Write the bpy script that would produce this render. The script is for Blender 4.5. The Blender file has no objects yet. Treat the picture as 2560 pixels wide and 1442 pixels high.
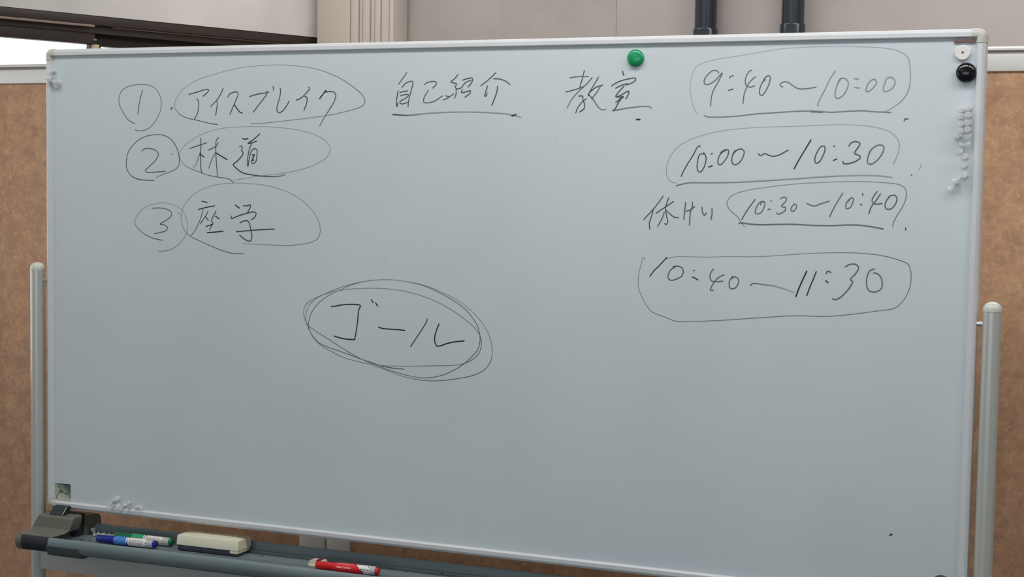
import bpy, bmesh, math, random
from mathutils import Vector, Matrix

S = bpy.context.scene
COL = S.collection

# ------------------------------------------------------------------ camera
cam_d = bpy.data.cameras.new('camera')
cam_d.sensor_width = 36.0
cam_d.lens = 3900.0 / 2560.0 * 36.0
cam_d.clip_start = 0.05
cam_d.clip_end = 100
cam = bpy.data.objects.new('camera', cam_d)
COL.objects.link(cam)
cx = Vector((0.924156, 0.381670, 0.016223))
cy = Vector((-0.040011, 0.054470, 0.997713))
cz = Vector((0.379913, -0.922692, 0.065610))
cam.matrix_world = Matrix(((cx.x, cy.x, cz.x, 1.167746), (cx.y, cy.y, cz.y, -2.565125),
                           (cx.z, cy.z, cz.z, 1.531587), (0, 0, 0, 1)))
S.camera = cam

# ------------------------------------------------------------------ world, lights, exposure
S.view_settings.view_transform = 'Standard'
S.view_settings.look = 'None'
S.view_settings.gamma = 1.0
S.view_settings.use_curve_mapping = False
S.view_settings.exposure = 0.0
S.cycles.use_denoising = True
S.cycles.max_bounces = 8
W = bpy.data.worlds.new('overcast_sky')
S.world = W
W.use_nodes = True
bg = W.node_tree.nodes['Background']
bg.inputs[0].default_value = (1.0, 0.985, 0.985, 1)
bg.inputs[1].default_value = 1.7

def area(name, loc, target, sx, sy, power, col):
    d = bpy.data.lights.new(name, 'AREA')
    d.shape = 'RECTANGLE'; d.size = sx; d.size_y = sy; d.energy = power; d.color = col
    o = bpy.data.objects.new(name, d); COL.objects.link(o)
    o.location = loc
    o.rotation_euler = (Vector(target) - Vector(loc)).to_track_quat('-Z', 'Y').to_euler()
    return o
LAMPS = [((1.75, -0.55, 2.50), 1.25, 0.24, 11.3), ((0.35, -0.55, 2.50), 1.25, 0.24, 9.9), ((-1.05, -0.55, 2.50), 1.25, 0.24, 5.2),
         ((-0.6, -2.2, 2.50), 1.25, 0.24, 6.7), ((-0.5, 1.0, 2.50), 1.25, 0.24, 6.6), ((1.0, 1.0, 2.50), 1.25, 0.24, 9.4)]  # last two added, unseen, to brighten the back wall
for (p, a, b, e) in LAMPS:
    area('ceiling_lamp_light', p, (p[0], p[1], 0), a, b, e, (1.0, 0.975, 0.95))
# daylight of the window in the wall behind the camera
area('rear_window_light', (0.4, -4.9, 1.5), (0.4, 0, 1.45), 3.6, 1.3, 31.5, (0.78, 0.90, 1.0))

# ------------------------------------------------------------------ helpers
def new_obj(name, me, mat=None, parent=None, loc=None, rot=None):
    o = bpy.data.objects.new(name, me)
    COL.objects.link(o)
    if mat is not None and me is not None:
        me.materials.append(mat)
    if parent: o.parent = parent
    if loc: o.location = loc
    if rot: o.rotation_euler = rot
    return o
def empty(name, loc=(0, 0, 0), rot=(0, 0, 0)):
    o = bpy.data.objects.new(name, None); COL.objects.link(o)
    o.empty_display_size = 0.05
    o.location = loc; o.rotation_euler = rot
    return o
def tag(o, label=None, cat=None, group=None, kind=None):
    if label: o['label'] = label
    if cat: o['category'] = cat
    if group: o['group'] = group
    if kind: o['kind'] = kind
    return o
def finish(bm, name, mat, parent=None, smooth=None, loc=None, rot=None):
    bmesh.ops.recalc_face_normals(bm, faces=bm.faces)
    me = bpy.data.meshes.new(name)
    bm.to_mesh(me); bm.free()
    if smooth is not None:
        for p in me.polygons: p.use_smooth = True
        try:
            me.set_sharp_from_angle(angle=math.radians(smooth))
        except Exception:
            pass
    return new_obj(name, me, mat, parent, loc, rot)
def add_box(bm, x0, x1, y0, y1, z0, z1, bev=0.0, seg=2):
    vs = [bm.verts.new((x, y, z)) for x in (x0, x1) for y in (y0, y1) for z in (z0, z1)]
    f = [(0, 1, 3, 2), (4, 6, 7, 5), (0, 4, 5, 1), (2, 3, 7, 6), (0, 2, 6, 4), (1, 5, 7, 3)]
    fs = [bm.faces.new([vs[i] for i in q]) for q in f]
    if bev > 0:
        es = list({e for q in fs for e in q.edges})
        bmesh.ops.bevel(bm, geom=es, offset=bev, segments=seg, affect='EDGES', profile=0.5)
def box(name, x0, x1, y0, y1, z0, z1, mat, parent=None, bev=0.0, seg=2, smooth=35):
    bm = bmesh.new(); add_box(bm, x0, x1, y0, y1, z0, z1, bev, seg)
    return finish(bm, name, mat, parent, smooth if bev > 0 else None)
def add_prism(bm, prof, axis, a0, a1, taper=None):
    """closed profile [(p,q)] extruded along axis; 'X': (y,z), 'Z': (x,y), 'Y': (x,z)"""
    def P(p, q, a):
        return {'X': (a, p, q), 'Z': (p, q, a), 'Y': (p, a, q)}[axis]
    A = [bm.verts.new(P(p, q, a0)) for p, q in prof]
    B = [bm.verts.new(P(p, q, a1)) for p, q in prof]
    n = len(prof)
    for i in range(n):
        j = (i + 1) % n
        bm.faces.new((A[i], A[j], B[j], B[i]))
    bm.faces.new(A); bm.faces.new(list(reversed(B)))
def prism(name, prof, axis, a0, a1, mat, parent=None, smooth=None, bev=0.0):
    bm = bmesh.new(); add_prism(bm, prof, axis, a0, a1)
    if bev > 0:
        bmesh.ops.bevel(bm, geom=list(bm.edges), offset=bev, segments=2, affect='EDGES', profile=0.5)
    return finish(bm, name, mat, parent, smooth)
def add_lathe(bm, prof, n=24, M=None):
    """profile [(r,h)] around local Z; M places it"""
    M = M or Matrix.Identity(4)
    rings = []
    for r, h in prof:
        if r < 1e-6:
            rings.append([bm.verts.new(M @ Vector((0, 0, h)))])
        else:
            rings.append([bm.verts.new(M @ Vector((r * math.cos(2 * math.pi * k / n), r * math.sin(2 * math.pi * k / n), h))) for k in range(n)])
    for a, b in zip(rings, rings[1:]):
        if len(a) == 1 and len(b) == 1: continue
        for k in range(n):
            k2 = (k + 1) % n
            if len(a) == 1: bm.faces.new((a[0], b[k], b[k2]))
            elif len(b) == 1: bm.faces.new((a[k], a[k2], b[0]))
            else: bm.faces.new((a[k], a[k2], b[k2], b[k]))
def lathe(name, prof, mat, parent=None, n=24, M=None, smooth=40):
    bm = bmesh.new(); add_lathe(bm, prof, n, M)
    return finish(bm, name, mat, parent, smooth)
def axis_m(origin, direction):
    q = Vector(direction).normalized().to_track_quat('Z', 'Y')
    return Matrix.Translation(Vector(origin)) @ q.to_matrix().to_4x4()
def copy_tree(o, parent=None):
    c = o.copy(); COL.objects.link(c); c.parent = parent
    for ch in list(o.children): copy_tree(ch, c)
    return c

# ------------------------------------------------------------------ materials
def srgb(r, g, b):
    f = lambda c: (c / 255 / 12.92) if c / 255 <= 0.04045 else ((c / 255 + 0.055) / 1.055) ** 2.4
    return (f(r), f(g), f(b), 1)
def mat(name, col, rough=0.5, metal=0.0, spec=0.5, var=None, scale=20, bump=0.0, bscale=200, coat=0.0, trans=0.0, ior=1.45, stretch=None):
    m = bpy.data.materials.new(name); m.use_nodes = True
    nt = m.node_tree; N = nt.nodes; L = nt.links
    b = N['Principled BSDF']
    b.inputs['Base Color'].default_value = col
    b.inputs['Roughness'].default_value = rough
    b.inputs['Metallic'].default_value = metal
    b.inputs['Specular IOR Level'].default_value = spec
    b.inputs['Coat Weight'].default_value = coat
    b.inputs['Transmission Weight'].default_value = trans
    b.inputs['IOR'].default_value = ior
    tc = N.new('ShaderNodeTexCoord'); src = tc.outputs['Object']
    if stretch:
        mp = N.new('ShaderNodeMapping'); mp.inputs['Scale'].default_value = stretch
        L.new(src, mp.inputs['Vector']); src = mp.outputs[0]
    if var:
        n = N.new('ShaderNodeTexNoise'); n.inputs['Scale'].default_value = scale; n.inputs['Detail'].default_value = 5
        L.new(src, n.inputs['Vector'])
        r = N.new('ShaderNodeValToRGB')
        r.color_ramp.elements[0].position = 0.35; r.color_ramp.elements[1].position = 0.65
        r.color_ramp.elements[0].color = col; r.color_ramp.elements[1].color = var
        L.new(n.outputs['Fac'], r.inputs[0]); L.new(r.outputs[0], b.inputs['Base Color'])
    if bump > 0:
        n2 = N.new('ShaderNodeTexNoise'); n2.inputs['Scale'].default_value = bscale; n2.inputs['Detail'].default_value = 3
        L.new(src, n2.inputs['Vector'])
        bp = N.new('ShaderNodeBump'); bp.inputs['Strength'].default_value = bump; bp.inputs['Distance'].default_value = 0.002
        L.new(n2.outputs['Fac'], bp.inputs['Height']); L.new(bp.outputs[0], b.inputs['Normal'])
    return m
def cork_mat():
    m = mat('cork', srgb(178, 132, 104), rough=0.9, spec=0.15)
    nt = m.node_tree; N = nt.nodes; L = nt.links; b = N['Principled BSDF']
    tc = N.new('ShaderNodeTexCoord')
    n1 = N.new('ShaderNodeTexNoise'); n1.inputs['Scale'].default_value = 28; n1.inputs['Detail'].default_value = 6; n1.inputs['Roughness'].default_value = 0.6
    r1 = N.new('ShaderNodeValToRGB')
    r1.color_ramp.elements[0].position = 0.32; r1.color_ramp.elements[0].color = srgb(194, 152, 126)
    r1.color_ramp.elements[1].position = 0.68; r1.color_ramp.elements[1].color = srgb(218, 176, 140)
    v = N.new('ShaderNodeTexVoronoi'); v.inputs['Scale'].default_value = 95; v.inputs['Randomness'].default_value = 1
    wn = N.new('ShaderNodeTexWhiteNoise')
    L.new(tc.outputs['Object'], n1.inputs['Vector']); L.new(tc.outputs['Object'], v.inputs['Vector'])
    L.new(n1.outputs['Fac'], r1.inputs[0]); L.new(v.outputs['Color'], wn.inputs['Vector'])
    th = N.new('ShaderNodeValToRGB')   # which grains are pale
    th.color_ramp.elements[0].position = 0.80; th.color_ramp.elements[0].color = (0, 0, 0, 1)
    th.color_ramp.elements[1].position = 0.92; th.color_ramp.elements[1].color = (1, 1, 1, 1)
    L.new(wn.outputs['Value'], th.inputs[0])
    dd = N.new('ShaderNodeMapRange'); dd.inputs['From Min'].default_value = 0.05; dd.inputs['From Max'].default_value = 0.42
    dd.inputs['To Min'].default_value = 0.55; dd.inputs['To Max'].default_value = 0
    L.new(v.outputs['Distance'], dd.inputs['Value'])
    mu = N.new('ShaderNodeMath'); mu.operation = 'MULTIPLY'
    L.new(th.outputs[0], mu.inputs[0]); L.new(dd.outputs[0], mu.inputs[1])
    mx = N.new('ShaderNodeMix'); mx.data_type = 'RGBA'
    L.new(mu.outputs[0], mx.inputs['Factor']); L.new(r1.outputs[0], mx.inputs[6])
    mx.inputs[7].default_value = srgb(244, 208, 182)
    n3 = N.new('ShaderNodeTexNoise'); n3.inputs['Scale'].default_value = 70; n3.inputs['Detail'].default_value = 4
    L.new(tc.outputs['Object'], n3.inputs['Vector'])
    r3 = N.new('ShaderNodeMapRange'); r3.inputs['From Min'].default_value = 0.3; r3.inputs['From Max'].default_value = 0.7
    r3.inputs['To Min'].default_value = 0.88; r3.inputs['To Max'].default_value = 1.08
    L.new(n3.outputs['Fac'], r3.inputs['Value'])
    vm = N.new('ShaderNodeVectorMath'); vm.operation = 'SCALE'
    v2 = N.new('ShaderNodeTexVoronoi'); v2.inputs['Scale'].default_value = 230
    L.new(tc.outputs['Object'], v2.inputs['Vector'])
    w2 = N.new('ShaderNodeTexWhiteNoise'); L.new(v2.outputs['Color'], w2.inputs['Vector'])
    r4 = N.new('ShaderNodeMapRange'); r4.inputs['To Min'].default_value = 0.93; r4.inputs['To Max'].default_value = 1.06
    L.new(w2.outputs['Value'], r4.inputs['Value'])
    m4 = N.new('ShaderNodeMath'); m4.operation = 'MULTIPLY'
    L.new(r3.outputs[0], m4.inputs[0]); L.new(r4.outputs[0], m4.inputs[1])
    L.new(mx.outputs[2], vm.inputs[0]); L.new(m4.outputs[0], vm.inputs['Scale'])
    L.new(vm.outputs[0], b.inputs['Base Color'])
    return m

M_board = mat('whiteboard_enamel', srgb(210, 221, 223), rough=0.34, spec=0.5, var=srgb(206, 215, 221), scale=3.0)
M_alu = mat('anodised_aluminium', srgb(214, 217, 220), rough=0.45, metal=0.0, spec=0.45)
M_lip = mat('inner_seal', srgb(150, 152, 156), rough=0.5)
M_cap = mat('grey_green_plastic_corner', srgb(198, 200, 188), rough=0.4)
M_post = mat('grey_painted_steel_tube', srgb(194, 197, 191), rough=0.32, metal=0.25, spec=0.5)
M_postcap = mat('pale_grey_plastic_cap', srgb(204, 210, 198), rough=0.28)
M_steel = mat('bright_steel', srgb(225, 225, 222), rough=0.18, metal=1.0)
M_bar = mat('grey_painted_bar', srgb(198, 199, 195), rough=0.5, var=srgb(192, 194, 191), scale=6)
M_tray = mat('slate_grey_tray_plastic', srgb(120, 135, 138), rough=0.42, var=srgb(114, 129, 134), scale=8)
M_house = mat('olive_grey_plastic', srgb(110, 109, 98), rough=0.5, var=srgb(104, 105, 96), scale=15)
M_under = mat('slate_plastic_bracket', srgb(82, 90, 92), rough=0.5)
M_dark = mat('charcoal_plastic', srgb(42, 48, 54), rough=0.45)
M_grip = mat('dark_navy_rubber', srgb(36, 40, 50), rough=0.6)
M_rubber = mat('black_rubber', srgb(30, 30, 32), rough=0.7)
M_cork = cork_mat()
M_rail_w = mat('white_aluminium_rail', srgb(240, 240, 237), rough=0.42, metal=0.1)
M_rail_g = mat('shaded_rail_groove', srgb(160, 152, 150), rough=0.5)  # grey paints the shadow below the crown into the groove
M_paper = mat('beige_grey_wallpaper', srgb(180, 175, 170), rough=0.9, spec=0.2, var=srgb(173, 169, 165), scale=9, bump=0.15, bscale=260)
M_paper2 = mat('pinkish_grey_wallpaper', srgb(182, 177, 174), rough=0.9, spec=0.2, var=srgb(177, 171, 169), scale=7, bump=0.15, bscale=260)
M_paper3 = mat('pale_grey_wallpaper', srgb(226, 224, 220), rough=0.9, spec=0.2, var=srgb(218, 216, 213), scale=8, bump=0.15, bscale=260)
M_column = mat('beige_steel_cladding', srgb(200, 193, 181), rough=0.6)
M_slat = mat('beige_vinyl_slat', srgb(203, 195, 187), rough=0.55)
M_bronze = mat('dark_bronze_aluminium', srgb(66, 56, 52), rough=0.45, spec=0.4, var=srgb(60, 54, 52), scale=8)
M_ridge = mat('lit_bronze_edge', srgb(150, 134, 126), rough=0.4)  # paler than the frame: light caught by the ledge, put into the colour
M_cream = mat('cream_plastic', srgb(214, 196, 160), rough=0.5)
M_pipe = mat('black_plastic_pipe', srgb(44, 50, 58), rough=0.22, spec=0.6)
M_glass = mat('clear_window_glass', (1, 1, 1, 1), rough=0.0, trans=1.0, ior=1.02)
M_ceil = mat('white_ceiling_board', srgb(215, 213, 208), rough=0.9, bump=0.2, bscale=120)
M_floor = mat('grey_carpet_tile', srgb(108, 104, 100), rough=0.95, spec=0.1, var=srgb(96, 94, 92), scale=60)
M_wallp = mat('off_white_wall_paint', srgb(190, 186, 180), rough=0.9, spec=0.2)
def emis(name, col, s):
    m = bpy.data.materials.new(name); m.use_nodes = True
    b = m.node_tree.nodes['Principled BSDF']
    b.inputs['Base Color'].default_value = col
    b.inputs['Emission Color'].default_value = col; b.inputs['Emission Strength'].default_value = s
    return m
M_lamp = emis('lit_lamp_diffuser', (1, 0.97, 0.92, 1), 0.5)
def clear_mat():
    m = mat('clear_acrylic', (0.98, 0.99, 0.985, 1), rough=0.07, spec=0.8, coat=0.6)
    nt = m.node_tree; N = nt.nodes; L = nt.links
    t = N.new('ShaderNodeBsdfTransparent'); t.inputs[0].default_value = (0.97, 0.98, 0.98, 1)
    lw = N.new('ShaderNodeLayerWeight'); lw.inputs['Blend'].default_value = 0.45
    r = N.new('ShaderNodeMapRange'); r.inputs['To Min'].default_value = 0.22; r.inputs['To Max'].default_value = 0.75
    L.new(lw.outputs['Facing'], r.inputs['Value'])
    mx = N.new('ShaderNodeMixShader'); L.new(r.outputs[0], mx.inputs[0])
    L.new(t.outputs[0], mx.inputs[1]); L.new(N['Principled BSDF'].outputs[0], mx.inputs[2])
    L.new(mx.outputs[0], N['Material Output'].inputs['Surface'])
    return m
M_clear = clear_mat()
def ink_mat():
    m = bpy.data.materials.new('marker_ink'); m.use_nodes = True
    nt = m.node_tree; N = nt.nodes; L = nt.links; b = N['Principled BSDF']
    b.inputs['Roughness'].default_value = 0.45
    a = N.new('ShaderNodeAttribute'); a.attribute_name = 'ink'
    mx = N.new('ShaderNodeMix'); mx.data_type = 'RGBA'
    L.new(a.outputs['Fac'], mx.inputs['Factor'])
    mx.inputs[6].default_value = srgb(208, 218, 222); mx.inputs[7].default_value = srgb(22, 26, 30)
    L.new(mx.outputs[2], b.inputs['Base Color'])
    return m
M_ink = ink_mat()

WRITING = [
 ('handwriting', 'numeral 1 in black marker inside a ring', [
  (1.5, [0.95,0.75,0.7,0.7,0.8], [-695.5,781.2,-712.4,789.8,-723.7,803.8,-732.6,819.4,-733.8,832,-727.5,845.5,-712.4,854.1,-691.1,857.6,-668.6,857.4,-653.7,853.1,-641.3,842.7,-634.6,827.2,-635,811.8,-641.2,796.3,-651.1,782.9,-663.5,772.5,-677.2,768,-688.5,767.9,-696,770]),
  (1.9, [0.85], [-678,847.5,-682.3,833.7,-686.5,816.1,-688.8,799.9]),
  (2.2, [0.9], [-607.2,812.3,-610.4,812.1,-611.4,808.4]),
 ]),
 ('handwriting', 'word ice break in katakana, first agenda line', [
  (1.9, [0.95], [-570.7,837.7,-553.2,842,-533.9,846.6,-526.2,846.9,-525.5,844.9,-531.5,838.8,-538.2,834.2]),
  (1.9, [0.9], [-552.5,829.8,-548.3,823.7,-548.3,813.5,-551.1,801.2,-557.9,790.6]),
  (1.9, [0.9], [-492.8,848.6,-498,838.6,-507.5,826.5,-520.6,814.6]),
  (1.9, [0.9], [-507,827.9,-506.2,819.4,-507.9,807.2,-509.2,797.1]),
  (1.9, [0.9], [-482.9,831.8,-478.9,837.4,-470.6,841,-461.2,841.3,-459.5,837.7,-465.8,823.2,-472.8,809.1,-478.2,799]),
  (2.1, [1], [-468.1,818.2,-461,809.1,-455.1,803.4,-449.9,801.8]),
  (1.9, [0.9], [-434,832.7,-420,836.6,-401.4,839.3,-396,838.4,-401.3,830.9,-414,816.9,-425.7,803.3]),
  (2.1, [1], [-396.7,842.8,-394.9,840.8,-392.3,840.4]),
  (1.9, [0.9], [-382.4,851.7,-381.4,844.3]),
  (1.9, [0.9], [-367.1,848.5,-366.2,841.6,-368.8,828.7,-373.4,814.7,-374,806.8,-371,802.8,-364,803.7,-354.9,812.7,-347.4,823.6]),
  (1.9, [0.9], [-306.1,849.4,-303.8,847,-311.6,838.2,-320.7,830.3,-332.1,825.3]),
  (1.9, [0.95], [-313.9,832.3,-309.3,830.3,-309.7,820.4,-315.5,806.2]),
  (2.1, [1], [-268.7,843.8,-275.4,835.9,-282.5,827.7]),
  (1.8, [1,0.9,0.8,0.6], [-273.2,839.5,-262,841.1,-251.9,839.7,-248,834.8,-251.7,822,-263.9,804.4,-275,788.7,-281.6,777.9]),
 ]),
 ('ink_ring', 'thin oval ring drawn round the first agenda line', [
  (1.5, [1,0.9,0.6,0.42,0.4,0.45,0.55,0.75,0.9,0.7,0.62,0.62], [-504.9,779.8,-521.7,782,-550.6,788,-579.8,794.1,-594.5,802.4,-602.3,811.6,-602.3,823.9,-594.5,837.2,-577.5,852.4,-550.9,865.4,-519.6,874.2,-486.3,881.9,-450.8,887.8,-408.7,890.9,-376.2,891.8,-339.4,889.9,-300.7,885,-266.8,876.1,-235.4,863,-210.8,848.1,-192.9,834.4,-186.9,823.6,-190.5,815.9,-199.3,811,-221.4,805.3,-254.8,798.5,-299.9,792.7,-357,786.8,-403.3,782.8,-431.4,781.6]),
 ]),
 ('handwriting', 'numeral 2 in black marker inside a ring', [
  (1.7, [1,0.9,0.8,0.8,0.9,0.8,0.6], [-650.9,671,-668.4,671.1,-691,673.5,-706.1,680.7,-714.9,693.1,-716.2,709.8,-711.1,726.6,-696,743.4,-676,754.9,-653.5,759.7,-633.7,759.8,-616.4,754.5,-604.1,743.8,-596.7,731.5,-592.8,718.1,-593,702.7,-599.1,694.4,-613.8,688,-631.1,682.6,-646.7,676.2]),
  (1.9, [0.85], [-678.9,726.8,-676,731.4,-663.5,733.1,-651,731.1,-642.3,726,-641.6,718.8,-648.5,709.4,-663.4,696.8,-671.4,689.8,-668.4,687,-648.5,687.2,-624.2,689.3]),
  (2, [0.7], [-610.9,722.7,-609,721.1]),
 ]),
 ('handwriting', 'kanji for forest road, second agenda line', [
  (1.9, [0.95], [-542.8,754.3,-542.7,737.9,-543.6,717.5,-542.5,697,-540.6,686.4]),
  (1.9, [0.9], [-568.4,733.7,-550.4,738.9,-529.9,744.9]),
  (1.7, [0.9,0.5], [-543.6,727.7,-549.1,714.4,-555.2,701,-560,697.2]),
  (2.2, [1], [-545.5,724,-535.8,717.5]),
  (1.9, [0.85], [-502.8,754.8,-507.6,750.3,-509,736.1,-508.2,715.7,-506.4,695.4,-504.9,679.1]),
  (1.9, [0.9], [-525.8,730.9,-511.9,736.5,-506.6,740.2,-503.5,745.3]),
  (1.7, [0.8], [-508.9,726.9,-516.6,715.7,-524.9,695.8]),
  (2.2, [1], [-509.4,726.3,-495,718.9,-483,712.9]),
  (2.3, [1], [-448.9,753.6,-444.1,752,-437.1,753.6]),
  (1.9, [0.95], [-411.3,762.2,-421.8,753.7,-437,744,-426.5,746.2,-417.6,748.7]),
  (1.9, [0.9], [-428.3,744.6,-433.4,734.5,-436.9,720.3,-438,708.2,-436.8,700.2,-434.5,712.3,-429.9,728.5,-424,734.1,-417.5,732.6,-416.9,722.5,-419.2,710.4,-423.9,706.3,-429,707.3,-428.6,711.3,-424,719.4]),
  (2, [0.95], [-427.5,722.4,-422.1,722.9,-426.3,717.4,-427.4,711.3,-423.2,713.4]),
  (1.9, [0.8,0.9,1,1,0.9,0.6], [-455.9,738,-451.2,739.4,-449.2,736.4,-451.8,731.4,-447.5,726.3,-453.4,717.2,-464,708,-469.7,703.9,-463.9,697.9,-449.7,688.9,-426.1,684.5,-402.6,682.4,-379.3,682.1,-365.4,683.3,-355.1,686]),
 ]),
 ('ink_ring', 'thin oval ring drawn round the second agenda line', [
  (1.5, [1,0.95,0.8,0.5,0.42,0.4,0.4,0.45,0.5,0.5,0.5,0.4], [-469,669,-475.7,674.4,-485.3,677.3,-503.2,679.1,-526.1,682.9,-550.3,689.8,-572.2,697.7,-585.6,706.9,-591.8,718.1,-589.4,728.4,-579.6,739.8,-560.2,752.2,-533.6,763.5,-502.4,771.7,-462,775.2,-414.9,776.2,-368.4,774.4,-329.3,769.9,-295.1,762,-271.2,751.2,-259.9,739.5,-259.8,730.6,-267.5,718.7,-285.5,707.7,-315,697.4,-356.2,689,-393.3,684.5,-430.8,679.6,-469,673.4]),
 ]),
 ('handwriting', 'numeral 3 in black marker inside a ring', [
  (1.5, [1,0.8,0.5,0.35,0.4,0.45,0.6,0.7], [-630.9,554.2,-648.4,556.7,-667.2,562.6,-683.7,572.1,-694.4,582.6,-695.1,592.5,-686.1,606.4,-669.6,618.6,-648.5,625.3,-627.5,627.6,-606.6,624.7,-588.1,616.3,-577.7,603,-573.1,587.5,-574.2,573.9,-581,560.1,-592.5,548.1,-608.7,537.9,-625,533.5,-641.3,532.6]),
  (1.8, [0.85], [-655.5,616.3,-636.8,617.3,-620.5,615.1,-610,609.1,-611.2,602.2,-622.8,593.2,-636.8,586,-625.1,583.9,-618.8,578.6,-623.9,572.6,-636.7,569.3,-649.6,566.5]),
  (2, [0.7], [-594.3,608.4,-592.2,607.5]),
 ]),
 ('ink_ring', 'thin oval ring drawn round the third agenda line', [
  (1.5, [1,0.9,0.75,0.6,0.5,0.45,0.45,0.5,0.5,0.6,0.65,0.6,0.45], [-445,533.3,-467.3,533.5,-487.6,536.7,-514.7,544.6,-544.3,555.3,-567.2,564.4,-579.9,575.7,-586.9,591.1,-587.6,606.6,-582.4,620.3,-569.8,636.1,-549.2,650.9,-526.5,660.3,-499.4,666.1,-465.8,668.5,-432.5,668,-399.4,665.3,-366.5,658.6,-336.1,647.8,-310.1,632.4,-292.8,615.9,-282,598.3,-278.7,581.6,-282.8,568.4,-296.6,560.5,-322.4,555,-348.3,552.4,-387.6,552.2,-420.7,552.6,-446.2,553.3]),
 ]),
 ('handwriting', 'kanji for classroom lecture, third agenda line', [
  (2, [1], [-540.5,631.8,-533.2,631.3,-527.5,629.5]),
  (2, [1], [-548,616.2,-530.9,620.4,-511,624.1]),
  (1.7, [0.9,0.8,0.7], [-537.7,616.8,-541.1,603.8,-549,586.2,-559.2,570.4,-566.1,564.4]),
  (1.8, [0.9], [-526.3,613.4,-531.3,604,-543.3,589.2]),
  (1.8, [0.95], [-532,603,-525.1,595.4]),
  (1.8, [0.95], [-507.8,614.1,-513.8,604.4,-518.3,594.6,-514.9,590.9,-518.3,585,-522.8,577.2]),
  (2.1, [1], [-509.3,604.5,-500.7,598.9]),
  (1.9, [1], [-530.8,583.7,-514.9,588.6]),
  (2.1, [1], [-528,571.8,-508,573.7,-491.1,575.7]),
  (2.1, [1], [-464.5,626.1,-454.8,620.6]),
  (1.9, [0.95], [-446.6,625.9,-441.1,625.1,-430.4,627.2,-431.1,623.4,-436.6,613.7]),
  (1.9, [0.95], [-473.3,605.7,-473.3,600.5,-458.8,605.6,-441,610.8,-423.3,614.4,-418.4,612.2,-419.3,606.5,-428.1,599.1]),
  (1.9, [0.95], [-454.2,592.7,-445.4,596.4,-436.5,596.6,-432.4,590.9,-429.7,579.6,-427,566.3,-429.6,559.5,-434,558.1,-444,562,-454.6,569.4]),
  (1.9, [0.95], [-462,575.3,-431.9,578.6,-401,581.3,-376.9,582.8]),
 ]),
 ('handwriting', 'kanji for self introduction with an underline', [
  (1.8, [0.9], [-101.8,874.2,-109.6,864.1,-118.6,853]),
  (1.9, [0.9], [-111.2,846.9,-104.9,854.3,-91.3,857.9,-89.5,855.8,-93.3,839.6,-97.7,823.4,-98.7,811.6]),
  (1.9, [0.95], [-119.1,841.8,-121.5,829.6,-122.7,818.4,-121.7,812.3,-119.3,819.4]),
  (1.9, [0.9], [-116.1,837.3,-110.4,839.7,-99.5,840.7]),
  (1.9, [0.9], [-114.2,832,-103.5,834.6,-97.8,833.5,-102.3,828.5,-112.5,823.4,-115.9,819.8,-111.3,817.3,-98.8,820.3]),
  (1.8, [0.9], [-66.3,851.9,-60.8,855.5,-50.7,857.4,-42.8,856.3,-42.7,852.3,-49.8,845.3]),
  (1.8, [0.85], [-58.3,841.7,-63.8,833.3,-67.8,825.2,-67,820.1,-59.1,819.1,-45.7,822,-30.1,831.4]),
  (1.8, [0.9], [0,869.3,-6.1,862,-13.8,856,-8.2,854.4,-2,852.9,-5.2,846.9,0.8,843.5,8.5,846.8,11.8,851.8]),
  (1.8, [0.9], [-3.1,843.5,-3,834.9,-6.2,826.9]),
  (1.8, [0.85], [-28.2,824,-18.9,827.9,-7.9,834.9]),
  (1.7, [0.8], [-23.4,831.4,-14.9,829.7]),
  (1.8, [0.9], [9.5,859.2,18.2,861.7,28.1,862.6,28.9,858.6,25,851.7,19.6,846.7]),
  (1.7, [0.9], [11.8,852.4,19.4,856.7,26,858.6]),
  (1.8, [0.9], [9.7,842.4,6.9,837.2,14.2,837.7,25.2,840.3,24.2,835.7,14.3,828.7]),
  (1.8, [0.85], [73.8,871.6,62.1,861.2,44.8,848.5]),
  (1.8, [0.85], [69.7,861.2,81.6,860.4,92.5,856.9,101.7,850.5]),
  (1.9, [0.9], [58.3,848.7,55.9,840.4,53.2,830.9,54.9,830.1,57.7,835.4]),
  (1.9, [0.9], [77.5,848.2,76.6,838.3,71.4,824.4,67.2,813.9]),
  (1.8, [1,0.9,0.6,0.45,0.45,0.45,0.5,0.3], [-129.8,798.4,-117.9,797.5,-97.3,796.9,-72.4,799.3,-43.1,801.4,-5.2,802.7,30.2,802.6,60.9,801.5,89.2,799.5,108.6,797,124.2,793]),
  (2.4, [1], [105.9,795.1,114.7,797.8]),
 ]),
 ('handwriting', 'kanji for classroom beside the green magnet', [
  (1.8, [0.85], [213.9,860.9,230.1,862.9,248.8,862.7]),
  (1.9, [0.9], [240.7,873.4,237.4,860.3,232.6,842.9]),
  (1.8, [0.9], [206.6,836.3,222.2,840,236.7,844.2,240.8,846.3]),
  (1.8, [0.9,0.8,0.7], [255.4,861,244.9,849.5,230.6,837,218.4,823.5,209.7,808.3]),
  (1.9, [0.95], [230.8,829.3,239.1,828.8,238.8,823.4,242.1,815.6,241.6,807.8,233.4,801.6]),
  (1.8, [0.9], [245.4,824.9,237.2,818.5,230.1,809.8,226.2,800.1]),
  (1.8, [0.9], [266.9,861.9,261.4,852.3,256.4,844.6,250.4,834.9]),
  (1.9, [0.9], [274.8,847.9,261.6,843.6,248.4,831.5,249.5,829.5]),
  (1.8, [0.85], [270.8,846,263.8,834.8,254.7,824.2]),
  (1.8, [0.95,0.8,0.6], [249,832.6,257.8,823.3,266.3,811.6,272.6,806.1,281.9,805.7]),
  (2, [0.95], [310.5,871.4,311.2,868.1,312.7,864.2]),
  (1.8, [0.9], [290.7,845.8,300.3,851.9,316.5,857.1,334.2,858.8,333.7,855.4,324.7,849.7,317.7,847.9]),
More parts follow.
